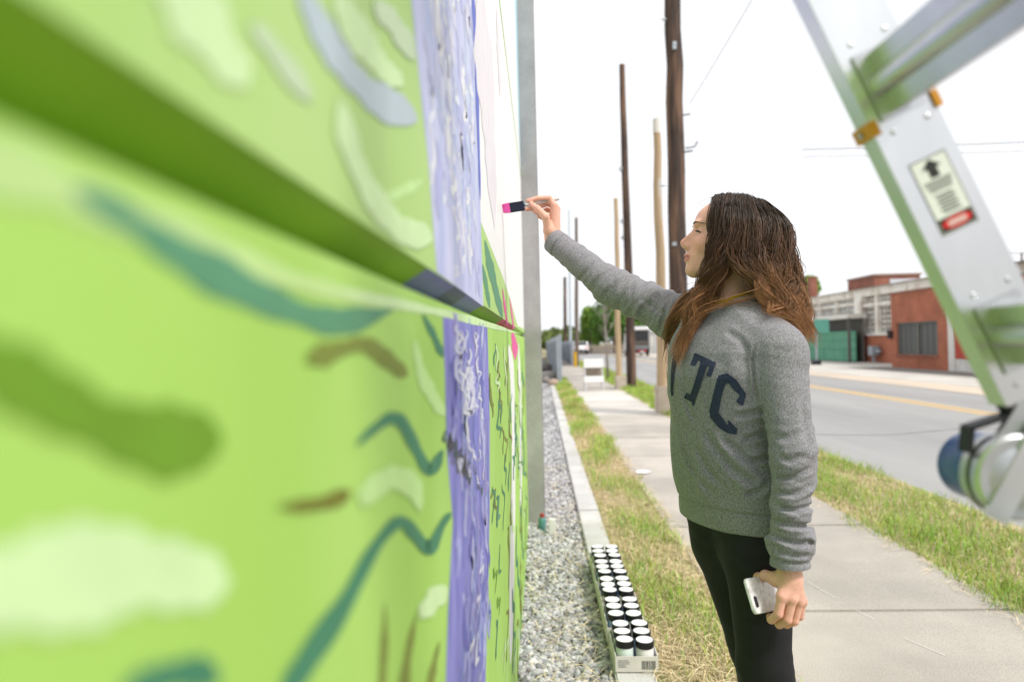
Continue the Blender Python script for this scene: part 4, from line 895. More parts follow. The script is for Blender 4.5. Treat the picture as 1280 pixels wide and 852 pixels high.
# ================================================================ THE PAINTER: signed-distance modelling, meshed by surface nets
def smin(a, b, k): h = np.maximum(k - np.abs(a - b), 0) / k; return np.minimum(a, b) - h*h*k*.25
def smax(a, b, k): return -smin(-a, -b, k)
def rc(P, a, b, ra, rb):
    a = np.asarray(a, P.dtype); ab = np.asarray(b, P.dtype) - a; q = P - a; t = np.clip(q @ (ab / (ab @ ab)), 0, 1); q -= t[:, None] * ab
    return np.sqrt(np.einsum('ij,ij->i', q, q)) - (P.dtype.type(ra) + P.dtype.type(rb - ra) * t)
def ell(P, c, r):
    r = np.asarray(r, P.dtype); q = (P - np.asarray(c, P.dtype)) / r; k0 = np.sqrt(np.einsum('ij,ij->i', q, q)); q /= r; k1 = np.sqrt(np.einsum('ij,ij->i', q, q)); return k0 * (k0 - 1) / np.maximum(k1, 1e-9)
def inbox(P, lo, hi): return (P[:, 0] > lo[0]) & (P[:, 0] < hi[0]) & (P[:, 1] > lo[1]) & (P[:, 1] < hi[1]) & (P[:, 2] > lo[2]) & (P[:, 2] < hi[2])
def vn(m, *c):
    out = np.zeros(len(m), np.float32)
    if m.any(): out[m] = vnoise(np.stack([k[m] for k in c], 1))
    return out
def chain(P, pts, rs, k=.006):
    d = None
    for i in range(len(pts) - 1):
        e = rc(P, pts[i], pts[i+1], rs[i], rs[i+1]); d = e if d is None else smin(d, e, k)
    return d
_H = RNG.random(8192).astype(np.float32)
def vnoise(P):
    i = np.floor(P).astype(np.int32); f = P - i; f = f*f*(3 - 2*f); out = 0
    for dx in (0, 1):
        for dy in (0, 1):
            for dz in (0, 1):
                h = _H[((i[:,0]+dx)*73856093 ^ (i[:,1]+dy)*19349663 ^ (i[:,2]+dz)*83492791) & 8191]
                out = out + h * (f[:,0] if dx else 1-f[:,0]) * (f[:,1] if dy else 1-f[:,1]) * (f[:,2] if dz else 1-f[:,2])
    return out
def boxed(P, lo, hi, fn, far=.2):
    m = inbox(P, lo, hi); d = np.full(len(P), far, P.dtype); 
    if m.any(): d[m] = fn(P[m])
    return d
def nets(f, lo, hi, h, Bk=8, marg=1.35):
    """sparse surface nets: only blocks near the surface are sampled"""
    lo = np.asarray(lo, float); hi = np.asarray(hi, float); bs = Bk * h; nb = np.ceil((hi - lo) / bs).astype(int)
    G = np.stack(np.meshgrid(*[np.arange(n) for n in nb], indexing='ij'), -1).reshape(-1, 3)
    keep = []
    for s in range(0, len(G), 200000):
        g = G[s:s+200000]; d = f((lo + (g + .5) * bs).astype(np.float32)); keep.append(g[np.abs(d) < bs * .87 * marg])
    G = np.concatenate(keep); off = np.stack(np.meshgrid(*[np.arange(Bk+1)]*3, indexing='ij'), -1).reshape(-1, 3)
    dim = nb * Bk + 2; key = lambda c: (c[:, 0] * dim[1] + c[:, 1]) * dim[2] + c[:, 2]
    cells = []; verts = []; edges = []
    for s in range(0, len(G), 250):
        g = G[s:s+400]; I = g[:, None, :] * Bk + off[None]; val = f((lo + I.reshape(-1, 3) * h).astype(np.float32)).reshape(len(g), Bk+1, Bk+1, Bk+1)
        ins = val < 0; n = Bk
        c8 = [(i, j, k) for i in (0, 1) for j in (0, 1) for k in (0, 1)]
        cnt = sum(ins[:, i:i+n, j:j+n, k:k+n].astype(np.uint8) for i, j, k in c8); b, x, y, z = np.nonzero((cnt > 0) & (cnt < 8))
        if len(b):
            cv = np.stack([val[b, x+i, y+j, z+k] for i, j, k in c8], 1); co = np.array(c8, float); acc = np.zeros((len(b), 3)); w = np.zeros(len(b))
            for p in range(8):
                for ax in range(3):
                    q = p | (4 >> ax)
                    if q == p: continue
                    a_, b_ = cv[:, p], cv[:, q]; m = (a_ < 0) != (b_ < 0); t = np.where(m, a_ / np.where(m, a_ - b_, 1), 0)
                    acc += np.where(m[:, None], co[p] + t[:, None] * (co[q] - co[p]), 0); w += m
            gi = g[b] * Bk + np.stack([x, y, z], 1); cells.append(key(gi)); verts.append(lo + (gi + acc / w[:, None]) * h)
        for ax in range(3):
            s0 = ins[:, :n, :n, :n]; s1 = ins[:, 1:, :n, :n] if ax == 0 else ins[:, :n, 1:, :n] if ax == 1 else ins[:, :n, :n, 1:]
            b, x, y, z = np.nonzero(s0 != s1); gi = g[b] * Bk + np.stack([x, y, z], 1); edges.append((ax, gi, s0[b, x, y, z]))
    K = np.concatenate(cells); V = np.concatenate(verts); o = np.argsort(K); K = K[o]; V = V[o]; Q = []
    for ax, gi, inside in edges:
        if not len(gi): continue
        u = np.zeros(3, int); v = np.zeros(3, int); u[(ax+1) % 3] = 1; v[(ax+2) % 3] = 1
        idx = []; ok = np.ones(len(gi), bool)
        for c in (gi - u - v, gi - v, gi, gi - u):
            kk = key(c); p = np.clip(np.searchsorted(K, kk), 0, len(K)-1); ok &= K[p] == kk; idx.append(p)
        q = np.stack(idx, 1); q[~inside] = q[~inside][:, ::-1]; Q.append(q[ok])
    return V, np.concatenate(Q)
def relax(V, F, it=2, lam=.5):
    n = len(V)
    for _ in range(it):
        acc = np.zeros_like(V); w = np.zeros(n)
        for a, b in ((0,1),(1,2),(2,3),(3,0)):
            for p, q in ((a,b),(b,a)): np.add.at(acc, F[:, p], V[F[:, q]]); np.add.at(w, F[:, p], 1)
        V = V + lam * (acc / np.maximum(w, 1)[:, None] - V)
    return V

ALPHA = rad(26); tf_ = np.array([-math.cos(ALPHA), -math.sin(ALPHA), 0]); tl_ = np.array([math.sin(ALPHA), -math.cos(ALPHA), 0])
PB = np.array([.545, 1.80, 0.0])
# --- head frame
BETA, PIT = rad(10), rad(12)
hf = np.array([-math.cos(BETA), math.sin(BETA), 0.0]); hl = np.array([-hf[1], hf[0], 0.0]); hu = np.array([0, 0, 1.0])
hx = hf * math.cos(PIT) + hu * math.sin(PIT); hz = -hf * math.sin(PIT) + hu * math.cos(PIT); RH = np.stack([hx, hl, hz], 0)   # rows
HO = at(850, 304, 1.83) - (np.array([.119, 0, -.028]) @ RH)
def hw(p): return HO + np.asarray(p, float) @ RH
def head_local(P): return (P - HO) @ RH.T
def head_sdf(P):
    L = head_local(P); A = L.copy(); A[:, 1] = np.abs(A[:, 1])
    d = ell(L, (-.014, 0, .030), (.098, .075, .073))
    d = smin(d, ell(L, (.030, 0, .036), (.060, .060, .055)), .02)
    d = smin(d, ell(L, (.028, 0, -.028), (.062, .056, .066)), .02)
    d = smin(d, ell(A, (.046, .040, -.024), (.032, .022, .024)), .02)
    d = smin(d, rc(A, (.000, .047, -.052), (.064, .012, -.090), .021, .019), .02)
    d = smin(d, ell(L, (.050, 0, -.060), (.047, .034, .034)), .015)
    d = smin(d, ell(L, (.074, 0, -.093), (.0185, .020, .018)), .014)
    d = smin(d, ell(A, (.078, .026, .026), (.015, .024, .009)), .012)
    d = smax(d, -ell(A, (.097, .037, .004), (.021, .021, .012)), .012)
    d = smin(d, ell(A, (.0680, .033, .004), (.0135, .0155, .0125)), .004)
    d = smin(d, rc(L, (.083, 0, .013), (.1095, 0, -.0255), .0065, .0095), .010)
    d = smin(d, rc(L, (.074, 0, .006), (.092, 0, -.030), .010, .0145), .010)
    d = smin(d, rc(A, (.100, .0095, -.0325), (.094, .012, -.034), .0072, .0065), .006)
    d = smin(d, rc(L, (.092, 0, -.041), (.108, 0, -.034), .0045, .0055), .006)
    d = smin(d, ell(L, (.0945, 0, -.0575), (.0088, .021, .0058)), .005)
    d = smin(d, ell(L, (.0925, 0, -.0695), (.0085, .018, .0062)), .005)
    d = smax(d, -ell(L, (.106, 0, -.0632), (.010, .024, .0011)), .003)
    d = smin(d, ell(A, (-.012, .076, -.010), (.018, .008, .030)), .008)
    return d
# --- joints (metres)
SH_R, EL_R, WR_R = at(850, 399, 1.98), at(763, 357, 2.10), at(691, 300, 2.22)
SH_L, EL_L, WR_L = at(973, 442, 1.65), at(992, 575, 1.575), at(987, 722, 1.56)
NECK0 = np.array([.500, 1.805, 1.36])
HIP_L, KN_L, AN_L = np.array([.527, 1.728, .85]), np.array([.528, 1.70, .45]), np.array([.565, 1.72, .085])
HIP_R, KN_R, AN_R = np.array([.448, 1.872, .85]), np.array([.552, 1.87, .43]), np.array([.60, 1.88, .085])
# right hand on the brush
RK = [at(693,257,2.205), at(696,261,2.232), at(696,266,2.255), at(694,272,2.275)]
RF = [[RK[0], at(687,247.5,2.205), at(673,247.5,2.20), at(660,251,2.20)],
      [RK[1], at(685,254,2.23), at(670,260,2.215), at(658,261.5,2.20)],
      [RK[2], at(684,262,2.25), at(674,266,2.235), at(669,265,2.215)],
      [RK[3], at(684,269,2.27), at(677,272,2.25), at(673,270,2.235)]]
RT = [at(686,289,2.205), at(682,271,2.185), at(672,261,2.185), at(664.5,255.5,2.193)]
# left hand round the phone
LK = [at(977,745,1.537), at(990,748,1.540), at(999,751,1.558), at(1003,751,1.580)]
LF = [[LK[0], at(973,767,1.535), at(964,774,1.560), at(962,770,1.588)],
      [LK[1], at(984,774,1.540), at(974,780,1.570), at(970,775,1.596)],
      [LK[2], at(993,776,1.560), at(983,780,1.588), at(979,775,1.606)],
      [LK[3], at(1000,770,1.584), at(991,775,1.604), at(986,771,1.616)]]
LT = [at(972,724,1.575), at(957,719,1.600), at(948,723,1.628), at(946,735,1.634)]
FR = (.0093, .0086, .0080, .0068)
def hand(P, W, K, Fg, T, fr=FR, thr=(.0150, .0125, .0105, .0085)):
    d = None
    for i, k in enumerate(K):
        e = rc(P, W + (k - W) * .08, k, .0175, .0125 if i < 3 else .0115); d = e if d is None else smin(d, e, .016)
    for i, c in enumerate(Fg):
        s = (1, 1.03, .97, .86)[i]; d = smin(d, chain(P, c, [r * s for r in fr], .003), .005)
    t = smin(rc(P, W, T[0], .019, thr[0]), chain(P, T, thr, .004), .014)
    return smin(d, t, .007)
def leg(P, a, b, c, e=0):
    mid = a + (b - a) * .34; d = smin(smin(rc(P, a, mid, .072 + e, .082 + e), rc(P, mid, b, .082 + e, .062 + e), .03), rc(P, b, c, .058 + e, .036 + e), .03)
    calf = b + (c - b) * .32 + np.array([.018, 0, 0]); return smin(d, ell(P, calf, (.052+e, .050+e, .11)), .04)
def torso_loft(P, S):
    z = P[:, 2]; S = np.array(S); a = np.interp(z, S[:, 0], S[:, 1]); b = np.interp(z, S[:, 0], S[:, 2]); fo_ = np.interp(z, S[:, 0], S[:, 3])
    cx = np.array([.492, 1.80]); q = P[:, :2] - cx; u = q @ tf_[:2] - fo_; v = q @ tl_[:2]
    k = (np.abs(u / b) ** 2.3 + np.abs(v / a) ** 2.3) ** (1 / 2.3); d = (k - 1) * np.minimum(a, b) * .92
    return np.maximum(d, np.maximum(S[0, 0] - z, z - S[-1, 0]))
def body_sdf(P):
    d = torso_loft(P, [(.78,.138,.09,-.016),(.90,.135,.09,-.008),(1.02,.12,.085,0),(1.16,.14,.095,.01),(1.28,.14,.075,.005),(1.34,.07,.06,0)])
    d = smin(d, rc(P, NECK0 - (0,0,.05), hw((-.028, 0, -.045)), .058, .050), .03)
    d = smin(d, np.minimum(leg(P, HIP_L, KN_L, AN_L, -.004), leg(P, HIP_R, KN_R, AN_R, -.004)), .03)
    for A, B, C in ((SH_R, EL_R, WR_R), (SH_L, EL_L, WR_L)):
        d = smin(d, smin(rc(P, A, B, .042, .034), rc(P, B, C, .034, .0245), .02), .03)
    for a, f in ((AN_L, -.0), (AN_R, .0)): d = smin(d, rc(P, a - (0,0,.03), a + np.array([-.14, -.02, -.05]), .032, .022), .02)
    d = smin(d, boxed(P, HO - .16, HO + .16, head_sdf), .012)
    d = smin(d, boxed(P, WR_R - .2, WR_R + .2, lambda p: hand(p, WR_R, RK, RF, RT)), .014)
    d = smin(d, boxed(P, WR_L - .17, WR_L + .17, lambda p: hand(p, WR_L, LK, LF, LT, (.0104,.0098,.0090,.0076))), .014)
    return d
SWT = [(.776,.166,.110,-.018),(.784,.179,.122,-.018),(.800,.181,.124,-.018),(.825,.180,.124,-.017),(.84,.178,.127,-.015),(.90,.176,.130,-.008),(1.00,.163,.132,.006),(1.08,.165,.135,.012),(1.16,.170,.137,.016),(1.22,.168,.125,.012),(1.28,.155,.100,.004),(1.33,.118,.080,-.004),(1.365,.085,.068,-.010),(1.385,.060,.055,-.014)]
def limb_t(P, a, b): ab = b - a; return (P - a) @ ab / (ab @ ab)
def shirt_sdf(P):
    d = torso_loft(P, SWT)
    # drape folds of the body
    Q = P - PB; u = Q @ tf_; v = Q @ tl_; z = P[:, 2]
    nm = np.abs(d) < .03
    w1 = vn(nm, (u - .55*z)*15 + 3, v*15, (z + .9*u + .25*v)*4 + 7) - .5
    w2 = vn(nm, (u + .2*z)*34, v*34, z*11 + 2) - .5
    w3 = vn(nm, (u - .8*z - .3*v)*11 + 9, v*8, (z + 1.1*u)*2.5); w3 = (1 - np.abs(2*w3 - 1)) ** 3 - .25
    band = np.clip((z - .835) / .05, 0, 1); d = d - band * (.013 * w1 + .007 * w2 + .004 * w3)
    d = d + .0035 * np.exp(-((z - .834) / .004) ** 2)
    # right sleeve
    r1 = rc(P, SH_R, EL_R, .069, .053); r2 = rc(P, EL_R, WR_R, .053, .0375); rs_ = smin(r1, r2, .03)
    t2 = limb_t(P, EL_R, WR_R); t1 = limb_t(P, SH_R, EL_R); L1 = np.linalg.norm(EL_R - SH_R); sx = np.where(t2 > 0, L1 + t2 * np.linalg.norm(WR_R - EL_R), t1 * L1)
    dirR = nrm(WR_R - SH_R); pr = np.cross(dirR, [0, 0, 1.0]); pv = P @ pr; pz = P[:, 2]
    nm = np.abs(rs_) < .03; f = vn(nm, sx*42 + (pz)*16, pv*12, pz*9) - .5; g_ = vn(nm, sx*85 - pz*30, pv*20, pz*16) - .5
    am = np.clip(1.25 - sx / .30, .25, 1); rs_ = rs_ - (.024 * f * am + .009 * g_ * am) * (t2 < .86)
    rs_ = rs_ - .0022 * ((t2 > .86) & (t2 < 1.2)) + .003 * np.exp(-((t2 - .855) / .012) ** 2)
    rs_ = smax(rs_, (P - WR_R) @ nrm(WR_R - EL_R), .003)
    d = smin(d, rs_, .035)
    d = smin(d, rc(P, NECK0 + np.array([0, 0, -.045]), SH_R + (0, 0, .0), .050, .062), .04)
    # left sleeve
    l1 = rc(P, SH_L, EL_L, .063, .047); l2 = rc(P, EL_L, WR_L + (WR_L - EL_L) * .06, .047, .0425); ls = smin(l1, l2, .03)
    zz = P[:, 2]; ang = (P @ tf_)
    nm = np.abs(ls) < .03; pl2 = P @ tl_; f = vn(nm, ang*9 + 4, pl2*9, zz*36 + ang*10) - .5; g_ = vn(nm, ang*16, pl2*16, zz*75 - ang*22) - .5
    am = np.clip((1.16 - zz) / .35, .22, 1); t3 = limb_t(P, EL_L, WR_L); cuff = (t3 < .80)
    ls = ls - (.023 * f * am + .010 * g_ * am) * np.clip((.86 - t3) / .08, 0, 1)
    ls = ls - .005 * np.exp(-((t3 - .74) / .05) ** 2) + .004 * np.exp(-((t3 - .835) / .018) ** 2)
    ls = smax(ls, (P - WR_L) @ nrm(np.array([-.58, .0, -.81])) - .006, .003)
    d = np.minimum(smin(d, ls, .03), np.inf) if False else np.where(zz > 1.17, smin(d, ls, .035), smin(d, ls, .035 * np.clip((zz - 1.06) / .11, .09, 1)))
    d = smin(d, rc(P, NECK0 + np.array([0, 0, -.045]), SH_L + (0, 0, .005), .050, .056), .04)
    # shoulder seam lines (raglan)
    # openings: neck and cuffs
    d = smax(d, -rc(P, NECK0 + tf_ * .012 - (0, 0, .05), NECK0 + tf_ * -.004 + (0, 0, .12), .0575, .064), .006)
    for B, C, ro in ((EL_R, WR_R, .0325), (EL_L, WR_L, .031)):
        ax = nrm(C - B); d = smax(d, -rc(P, C - ax * .035, C + ax * .05, ro - .002, ro), .003)
    rr_ = np.linalg.norm((P - NECK0)[:, :2], axis=1); uu = (P - NECK0) @ tf_
    d = smax(d, (zz - (1.352 - .36 * uu)) - np.clip((rr_ - .085) * 2.5, 0, 1), .006)
    return d
_shirt0 = shirt_sdf
CREASE = []
def shirt_sdf(P):
    d = _shirt0(P); blo, bhi = P.min(0), P.max(0)
    for (pts, amp, w, lo, hi) in CREASE:
        if np.any(blo > hi) or np.any(bhi < lo): continue
        m = inbox(P, lo, hi)
        if not m.any(): continue
        q = P[m]; t = np.full(len(q), 9.0); s = np.zeros(len(q)); L = len(pts) - 1
        for i in range(L):
            a, b = pts[i], pts[i+1]; ab = b - a; tt = np.clip((q - a) @ ab / (ab @ ab), 0, 1); r = np.linalg.norm(q - a - tt[:, None]*ab, axis=1); c = r < t; t = np.where(c, r, t); s = np.where(c, (i + tt) / L, s)
        env = np.clip(np.minimum(s, 1 - s) * 5, 0, 1); d[m] += amp * env * (np.exp(-(t / w) ** 2) - .55 * np.exp(-((t - 1.9*w) / (1.1*w)) ** 2))
    return d
def cloth_pts(PX, f):
    D = np.array([nrm(_ray(x, y)) for x, y in PX]); t = np.full(len(PX), 1.42)
    for _ in range(120): t += np.clip(f(_C + D * t[:, None]) * .6, -.02, .04)
    return _C + D * t[:, None]
_cl = [  # photographed drag lines and sleeve folds: pixel path, depth, half width
 ([(957,512),(938,516),(918,521)], .007, .007), ([(960,541),(945,544),(928,550)], .006, .007), ([(964,571),(950,573),(936,577)], .006, .007),
 ([(878,535),(896,562),(918,588),(948,606)], .006, .010), ([(846,530),(856,566),(872,598),(892,620)], .006, .009), ([(868,555),(884,585),(908,612)], .005, .008), ([(900,545),(925,566),(955,588)], .004, .009), ([(852,478),(858,505),(870,528)], .004, .008),
 ([(944,428),(941,450),(943,480),(951,510)], .0045, .0035), ([(905,412),(925,425),(938,445)], .003, .008), ([(962,600),(952,612),(930,618)], .005, .007),
 ([(966,597),(990,596),(1016,584)], .007, .006), ([(967,615),(992,618),(1017,606)], .008, .006), ([(972,633),(995,638),(1020,630)], .008, .006), ([(966,650),(990,658),(1020,654)], .009, .0065), ([(970,672),(994,680),(1020,674)], .008, .006), ([(966,688),(990,696),(1014,692)], .005, .005), ([(972,570),(988,576),(1010,566)], .006, .007), ([(968,545),(985,548),(1006,540)], .004, .008), ([(1004,500),(1006,530),(1010,560)], .004, .008),
 ([(846,372),(843,396),(838,424)], .006, .006), ([(836,368),(831,394),(823,417)], .007, .006), ([(825,366),(819,388),(810,408)], .006, .006), ([(812,362),(805,380),(796,398)], .005, .006), ([(794,354),(788,370),(778,388)], .004, .006), ([(770,343),(763,358),(752,374)], .004, .006), ([(742,325),(735,338),(724,350)], .003, .006), ([(800,372),(818,384),(838,398)], .003, .007)]
_all = []
for px, amp, w in _cl:
    T = np.linspace(0, len(px) - 1, 7); _all += [(np.interp(k, range(len(px)), [q[0] for q in px]), np.interp(k, range(len(px)), [q[1] for q in px])) for k in T]
_all = cloth_pts(_all, _shirt0).reshape(-1, 7, 3)
for p, (px, amp, w) in zip(_all, _cl): CREASE.append((p, amp, w, p.min(0) - 3.2*w, p.max(0) + 3.2*w))
def legging_sdf(P):
    d = np.minimum(leg(P, HIP_L, KN_L, AN_L), leg(P, HIP_R, KN_R, AN_R))
    d = smin(leg(P, HIP_L, KN_L, AN_L), leg(P, HIP_R, KN_R, AN_R), .012)
    q = torso_loft(P, [(.62,.02,.02,-.014),(.70,.09,.07,-.016),(.78,.138,.096,-.018),(.88,.136,.094,-.012),(.96,.13,.085,-.004)]); d = smin(d, q, .04)
    w = vnoise(P * np.array([20, 20, 60])) - .5; d = d - .003 * w * (np.exp(-((P[:, 2] - .42) / .08) ** 2) + np.exp(-((P[:, 2] - .76) / .06) ** 2))
    return np.maximum(d, .10 - P[:, 2])
person = thing('person', tuple(PB), 'person in grey sweatshirt and black leggings painting the wall, phone in one hand', 'person')
# body
V, F = nets(body_sdf, (-.05, 1.42, -.01), (.75, 2.36, 1.74), .0025); V = relax(V, F, 1, .4)
L = head_local(V); col = np.tile(np.array([.725, .405, .305]), (len(V), 1)); inhead = np.linalg.norm(L, axis=1) < .16
def blend(c, m, t): m = np.clip(m, 0, 1)[:, None]; return c * (1 - m) + np.array(t) * m
nz_ = vnoise(V * 90); col = col * (1 + .10 * (nz_ - .5))[:, None]
A = L.copy(); A[:, 1] = np.abs(A[:, 1])
ch_ = np.exp(-((np.linalg.norm((A - np.array([.066, .045, -.03])) / np.array([.03, .025, .022]), axis=1)) ** 2)) * inhead; col = blend(col, ch_ * .55, (.68, .29, .22))
ns_ = np.exp(-((np.linalg.norm((A - np.array([.112, .0, -.028])) / np.array([.014, .018, .014]), axis=1)) ** 2)) * inhead; col = blend(col, ns_ * .6, (.68, .29, .22))
lipm = ((A[:, 0] > .080) & (A[:, 1] < .0225) & (L[:, 2] < -.0530) & (L[:, 2] > -.0755)) * np.clip((A[:, 0] - .086) / .003, 0, 1) * np.clip(1.1 - (np.abs(L[:, 2] + .0642) - .0088 * np.sqrt(np.clip(1 - (A[:, 1] / .0235) ** 2, 0, 1))) / .002, 0, 1) * inhead
col = blend(col, lipm * .85, (.56, .19, .175))
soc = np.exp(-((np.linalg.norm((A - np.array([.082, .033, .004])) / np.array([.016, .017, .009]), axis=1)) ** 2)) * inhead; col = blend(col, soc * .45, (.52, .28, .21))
for Kc in (RK + [f[1] for f in RF] + [f[3] for f in RF] + [RT[2], RT[3]] + LK + [f[1] for f in LF] + [f[2] for f in LF]):
    col = blend(col, np.exp(-(np.linalg.norm(V - Kc, axis=1) / .013) ** 2) * .55, (.70, .32, .25))
M_skin = attr_mat('skin', rough=.5, spec=.35, noise=.07, nscale=160, bump=.2, bscale=420, sss=.14, bump_d=.0006)
mk('body', V, F, M_skin, person, True, col)
# sweatshirt
V, F = nets(shirt_sdf, (.0, 1.46, .74), (.74, 2.34, 1.64), .0028, 8, 1.4); V = relax(V, F, 1, .35)
def heather():
    m, N, Lk, B = new_mat('heather_grey_fleece'); tc = N.new('ShaderNodeTexCoord')
    n1 = N.new('ShaderNodeTexNoise'); n1.inputs['Scale'].default_value = 520; n1.inputs['Detail'].default_value = 3; Lk.new(tc.outputs['Object'], n1.inputs['Vector'])
    mp = N.new('ShaderNodeMapping'); mp.inputs['Scale'].default_value = (1, 1, .4); mp.inputs['Rotation'].default_value = (.25, .2, 0); Lk.new(tc.outputs['Object'], mp.inputs[0])
    n2 = N.new('ShaderNodeTexNoise'); n2.inputs['Scale'].default_value = 420; n2.inputs['Detail'].default_value = 2; Lk.new(mp.outputs[0], n2.inputs['Vector'])
    ad = N.new('ShaderNodeMath'); ad.operation = 'ADD'; Lk.new(n1.outputs[0], ad.inputs[0]); Lk.new(n2.outputs[0], ad.inputs[1])
    r = N.new('ShaderNodeValToRGB'); r.color_ramp.elements[0].position = .38; r.color_ramp.elements[1].position = .62
    hv = N.new('ShaderNodeMath'); hv.operation = 'MULTIPLY'; hv.inputs[1].default_value = .5; Lk.new(ad.outputs[0], hv.inputs[0]); Lk.new(hv.outputs[0], r.inputs[0])
    r.color_ramp.elements[0].color = (.135, .131, .141, 1); r.color_ramp.elements[1].color = (.325, .317, .338, 1)
    Lk.new(r.outputs[0], B.inputs['Base Color']); B.inputs['Roughness'].default_value = .95; B.inputs['Specular IOR Level'].default_value = .1
    B.inputs['Sheen Weight'].default_value = .08; B.inputs['Sheen Roughness'].default_value = .5
    b = N.new('ShaderNodeBump'); b.inputs['Strength'].default_value = .45; b.inputs['Distance'].default_value = .0012; Lk.new(n1.outputs[0], b.inputs['Height']); Lk.new(b.outputs[0], B.inputs['Normal'])
    return m
M_heather = heather()
shirt = mk('sweatshirt', V, F, M_heather, person, True)
# leggings
V, F = nets(legging_sdf, (.32, 1.55, .08), (.72, 2.02, .98), .004); V = relax(V, F, 1, .4)
mk('leggings', V, F, pm('black_stretch_knit', (.012,.012,.014), (.008,.008,.009), rough=.75, scale=40, bump=.2, bscale=500, bump_d=.0006), person, True)
# shoes
for a in (AN_L, AN_R):
    def shoe(P, a=a):
        q = P - np.array([a[0], a[1], 0]); d = smin(ell(q, (-.055, -.015, .035), (.125, .044, .045)), ell(q, (.0, 0, .07), (.05, .042, .05)), .03); return np.maximum(d, .006 - P[:, 2])
    V, F = nets(shoe, (a[0]-.2, a[1]-.08, 0), (a[0]+.09, a[1]+.07, .14), .005); mk('shoe', V, F, plain((.05,.05,.055), .6), person, True)
# yellow collar of the shirt underneath, ribbed neck band of the sweatshirt
def ring(cz, tilt, ra, rb, r, flat, mat, name, fwd=0):
    n, m_ = 64, 10; V = []; c = np.array([NECK0[0], NECK0[1], cz]) + tf_ * fwd
    for i in range(n):
        t = 2*math.pi*i/n; dr = tf_*math.cos(t)*ra + tl_*math.sin(t)*rb; p = c + dr + np.array([0, 0, -tilt*math.cos(t)]); o_ = nrm(dr)
        for j in range(m_): s = 2*math.pi*j/m_; V.append(p + o_*(r*math.cos(s) - flat*.35*math.sin(s)) + np.array([0, 0, flat*math.sin(s)]))
    F = [(i*m_+j, i*m_+(j+1) % m_, ((i+1) % n)*m_+(j+1) % m_, ((i+1) % n)*m_+j) for i in range(n) for j in range(m_)]
    return mk(name, V, [f[::-1] for f in F], mat, person, True)
ring(1.360, .022, .0585, .0575, .0040, .011, pm('mustard_cotton', (.70,.40,.03), (.60,.33,.02), rough=.85, scale=60), 'shirt_collar', .010)
ring(1.346, .023, .066, .065, .0050, .011, M_heather, 'neck_band', .010)
# letters printed on the chest, laid onto the cloth
def to_cloth(px, py, lift=.0012):
    d = nrm(_ray(px, py)); t = 1.45
    for _ in range(60):
        s = float(shirt_sdf((_C + d*t)[None])[0]); t += s * .7
        if abs(s) < .0004: break
    return _C + d * (t - lift)
M_navy = pm('navy_print', (.014,.022,.052), (.045,.055,.090), rough=.95, scale=420)
def ray_many(PX, lift=.0028):
    D = np.array([nrm(_ray(x, y)) for x, y in PX]); t = np.full(len(PX), 1.45)
    for _ in range(90): s = shirt_sdf(_C + D * t[:, None]); t += np.clip(s * .6, -.02, .05)
    return _C + D * (t - lift)[:, None]
def strip(name, pairs, n=10, m_=4):
    """pairs: outline given as left/right points along the stroke; densified and laid on the cloth"""
    A_ = np.array([p[0] for p in pairs], float); B_ = np.array([p[1] for p in pairs], float); k = len(pairs); T = np.linspace(0, k-1, (k-1)*n+1); f = lambda M_: np.stack([np.interp(T, np.arange(k), M_[:, i]) for i in (0, 1)], 1)
    a, b = f(A_), f(B_); PX = np.concatenate([a + (b-a)*j/m_ for j in range(m_+1)]); V = ray_many(PX); L_ = len(T)
    F = [(j*L_+i, j*L_+i+1, (j+1)*L_+i+1, (j+1)*L_+i) for j in range(m_) for i in range(L_-1)]
    return V, F
def letter(name, strips):
    m = MB(); 
    for s in strips: V, F = strip(name, s); m.add(V, F)
    o = m.build(name, M_navy, shirt); return o
letter('letter_t', [[((868.5,440.5),(866,446.5)),((895,453),(891.5,461))],
    [((869,441),(875,444)),((862.5,455),(868.5,457.5))], [((889,452),(895.3,453.2)),((882.5,469.5),(888.5,471))],
    [((876.5,449),(884.5,452.5)),((871,468),(879,472)),((863,493),(870,497.5)),((861,498),(868,503))], [((857.5,490.5),(855,497)),((866,495),(864,502)),((868.5,501),(866.5,508.5))]])
letter('letter_c', [[((897.5,469),(902,483)),((909,466.5),(911,478)),((920,474),(914.5,484)),((932.5,492),(925,494.5))], [((925,493),(932.8,492)),((920,502),(929,507))],
    [((897.5,470),(908,474)),((891.5,492),(902,495)),((886.5,513),(898,516)),((888,523),(898,517))], [((887.5,521),(898,515)),((898,534),(907,528)),((909,541),(914,535)),((919,543),(921,537))], [((910,524),(910,536)),((922,536),(920.5,543.5))]])
letter('letter_u', [[((841.5,440),(847,438)),((838.5,465),(843,465)),((838,487),(841,488)),((839,495),(842,493))]])
# features: brows, lashes, eyes
M_brow = plain((.085,.046,.03), .9); M_lash = plain((.02,.012,.01), .8); M_eye = plain((.62,.60,.58), .2, spec=.5); M_iris = plain((.05,.035,.02), .2, spec=.6)
_gy = np.linspace(.010, .062, 53); _gz = np.linspace(-.006, .034, 41); _fg = np.stack(np.meshgrid(np.full(1, .13), _gy, _gz, indexing='ij'), -1).reshape(-1, 3)
for _ in range(40): _fg[:, 0] -= head_sdf(HO + _fg @ RH) * .7
_fx = _fg[:, 0].reshape(53, 41)
def on_face(y, z, lift):
    i = (abs(y) - .010) / .001; j = (z + .006) / .001; i0 = int(min(max(i, 0), 51)); j0 = int(min(max(j, 0), 39)); a, b = i - i0, j - j0
    x = _fx[i0, j0]*(1-a)*(1-b) + _fx[i0+1, j0]*a*(1-b) + _fx[i0, j0+1]*(1-a)*b + _fx[i0+1, j0+1]*a*b
    return hw((x + lift, y, z))
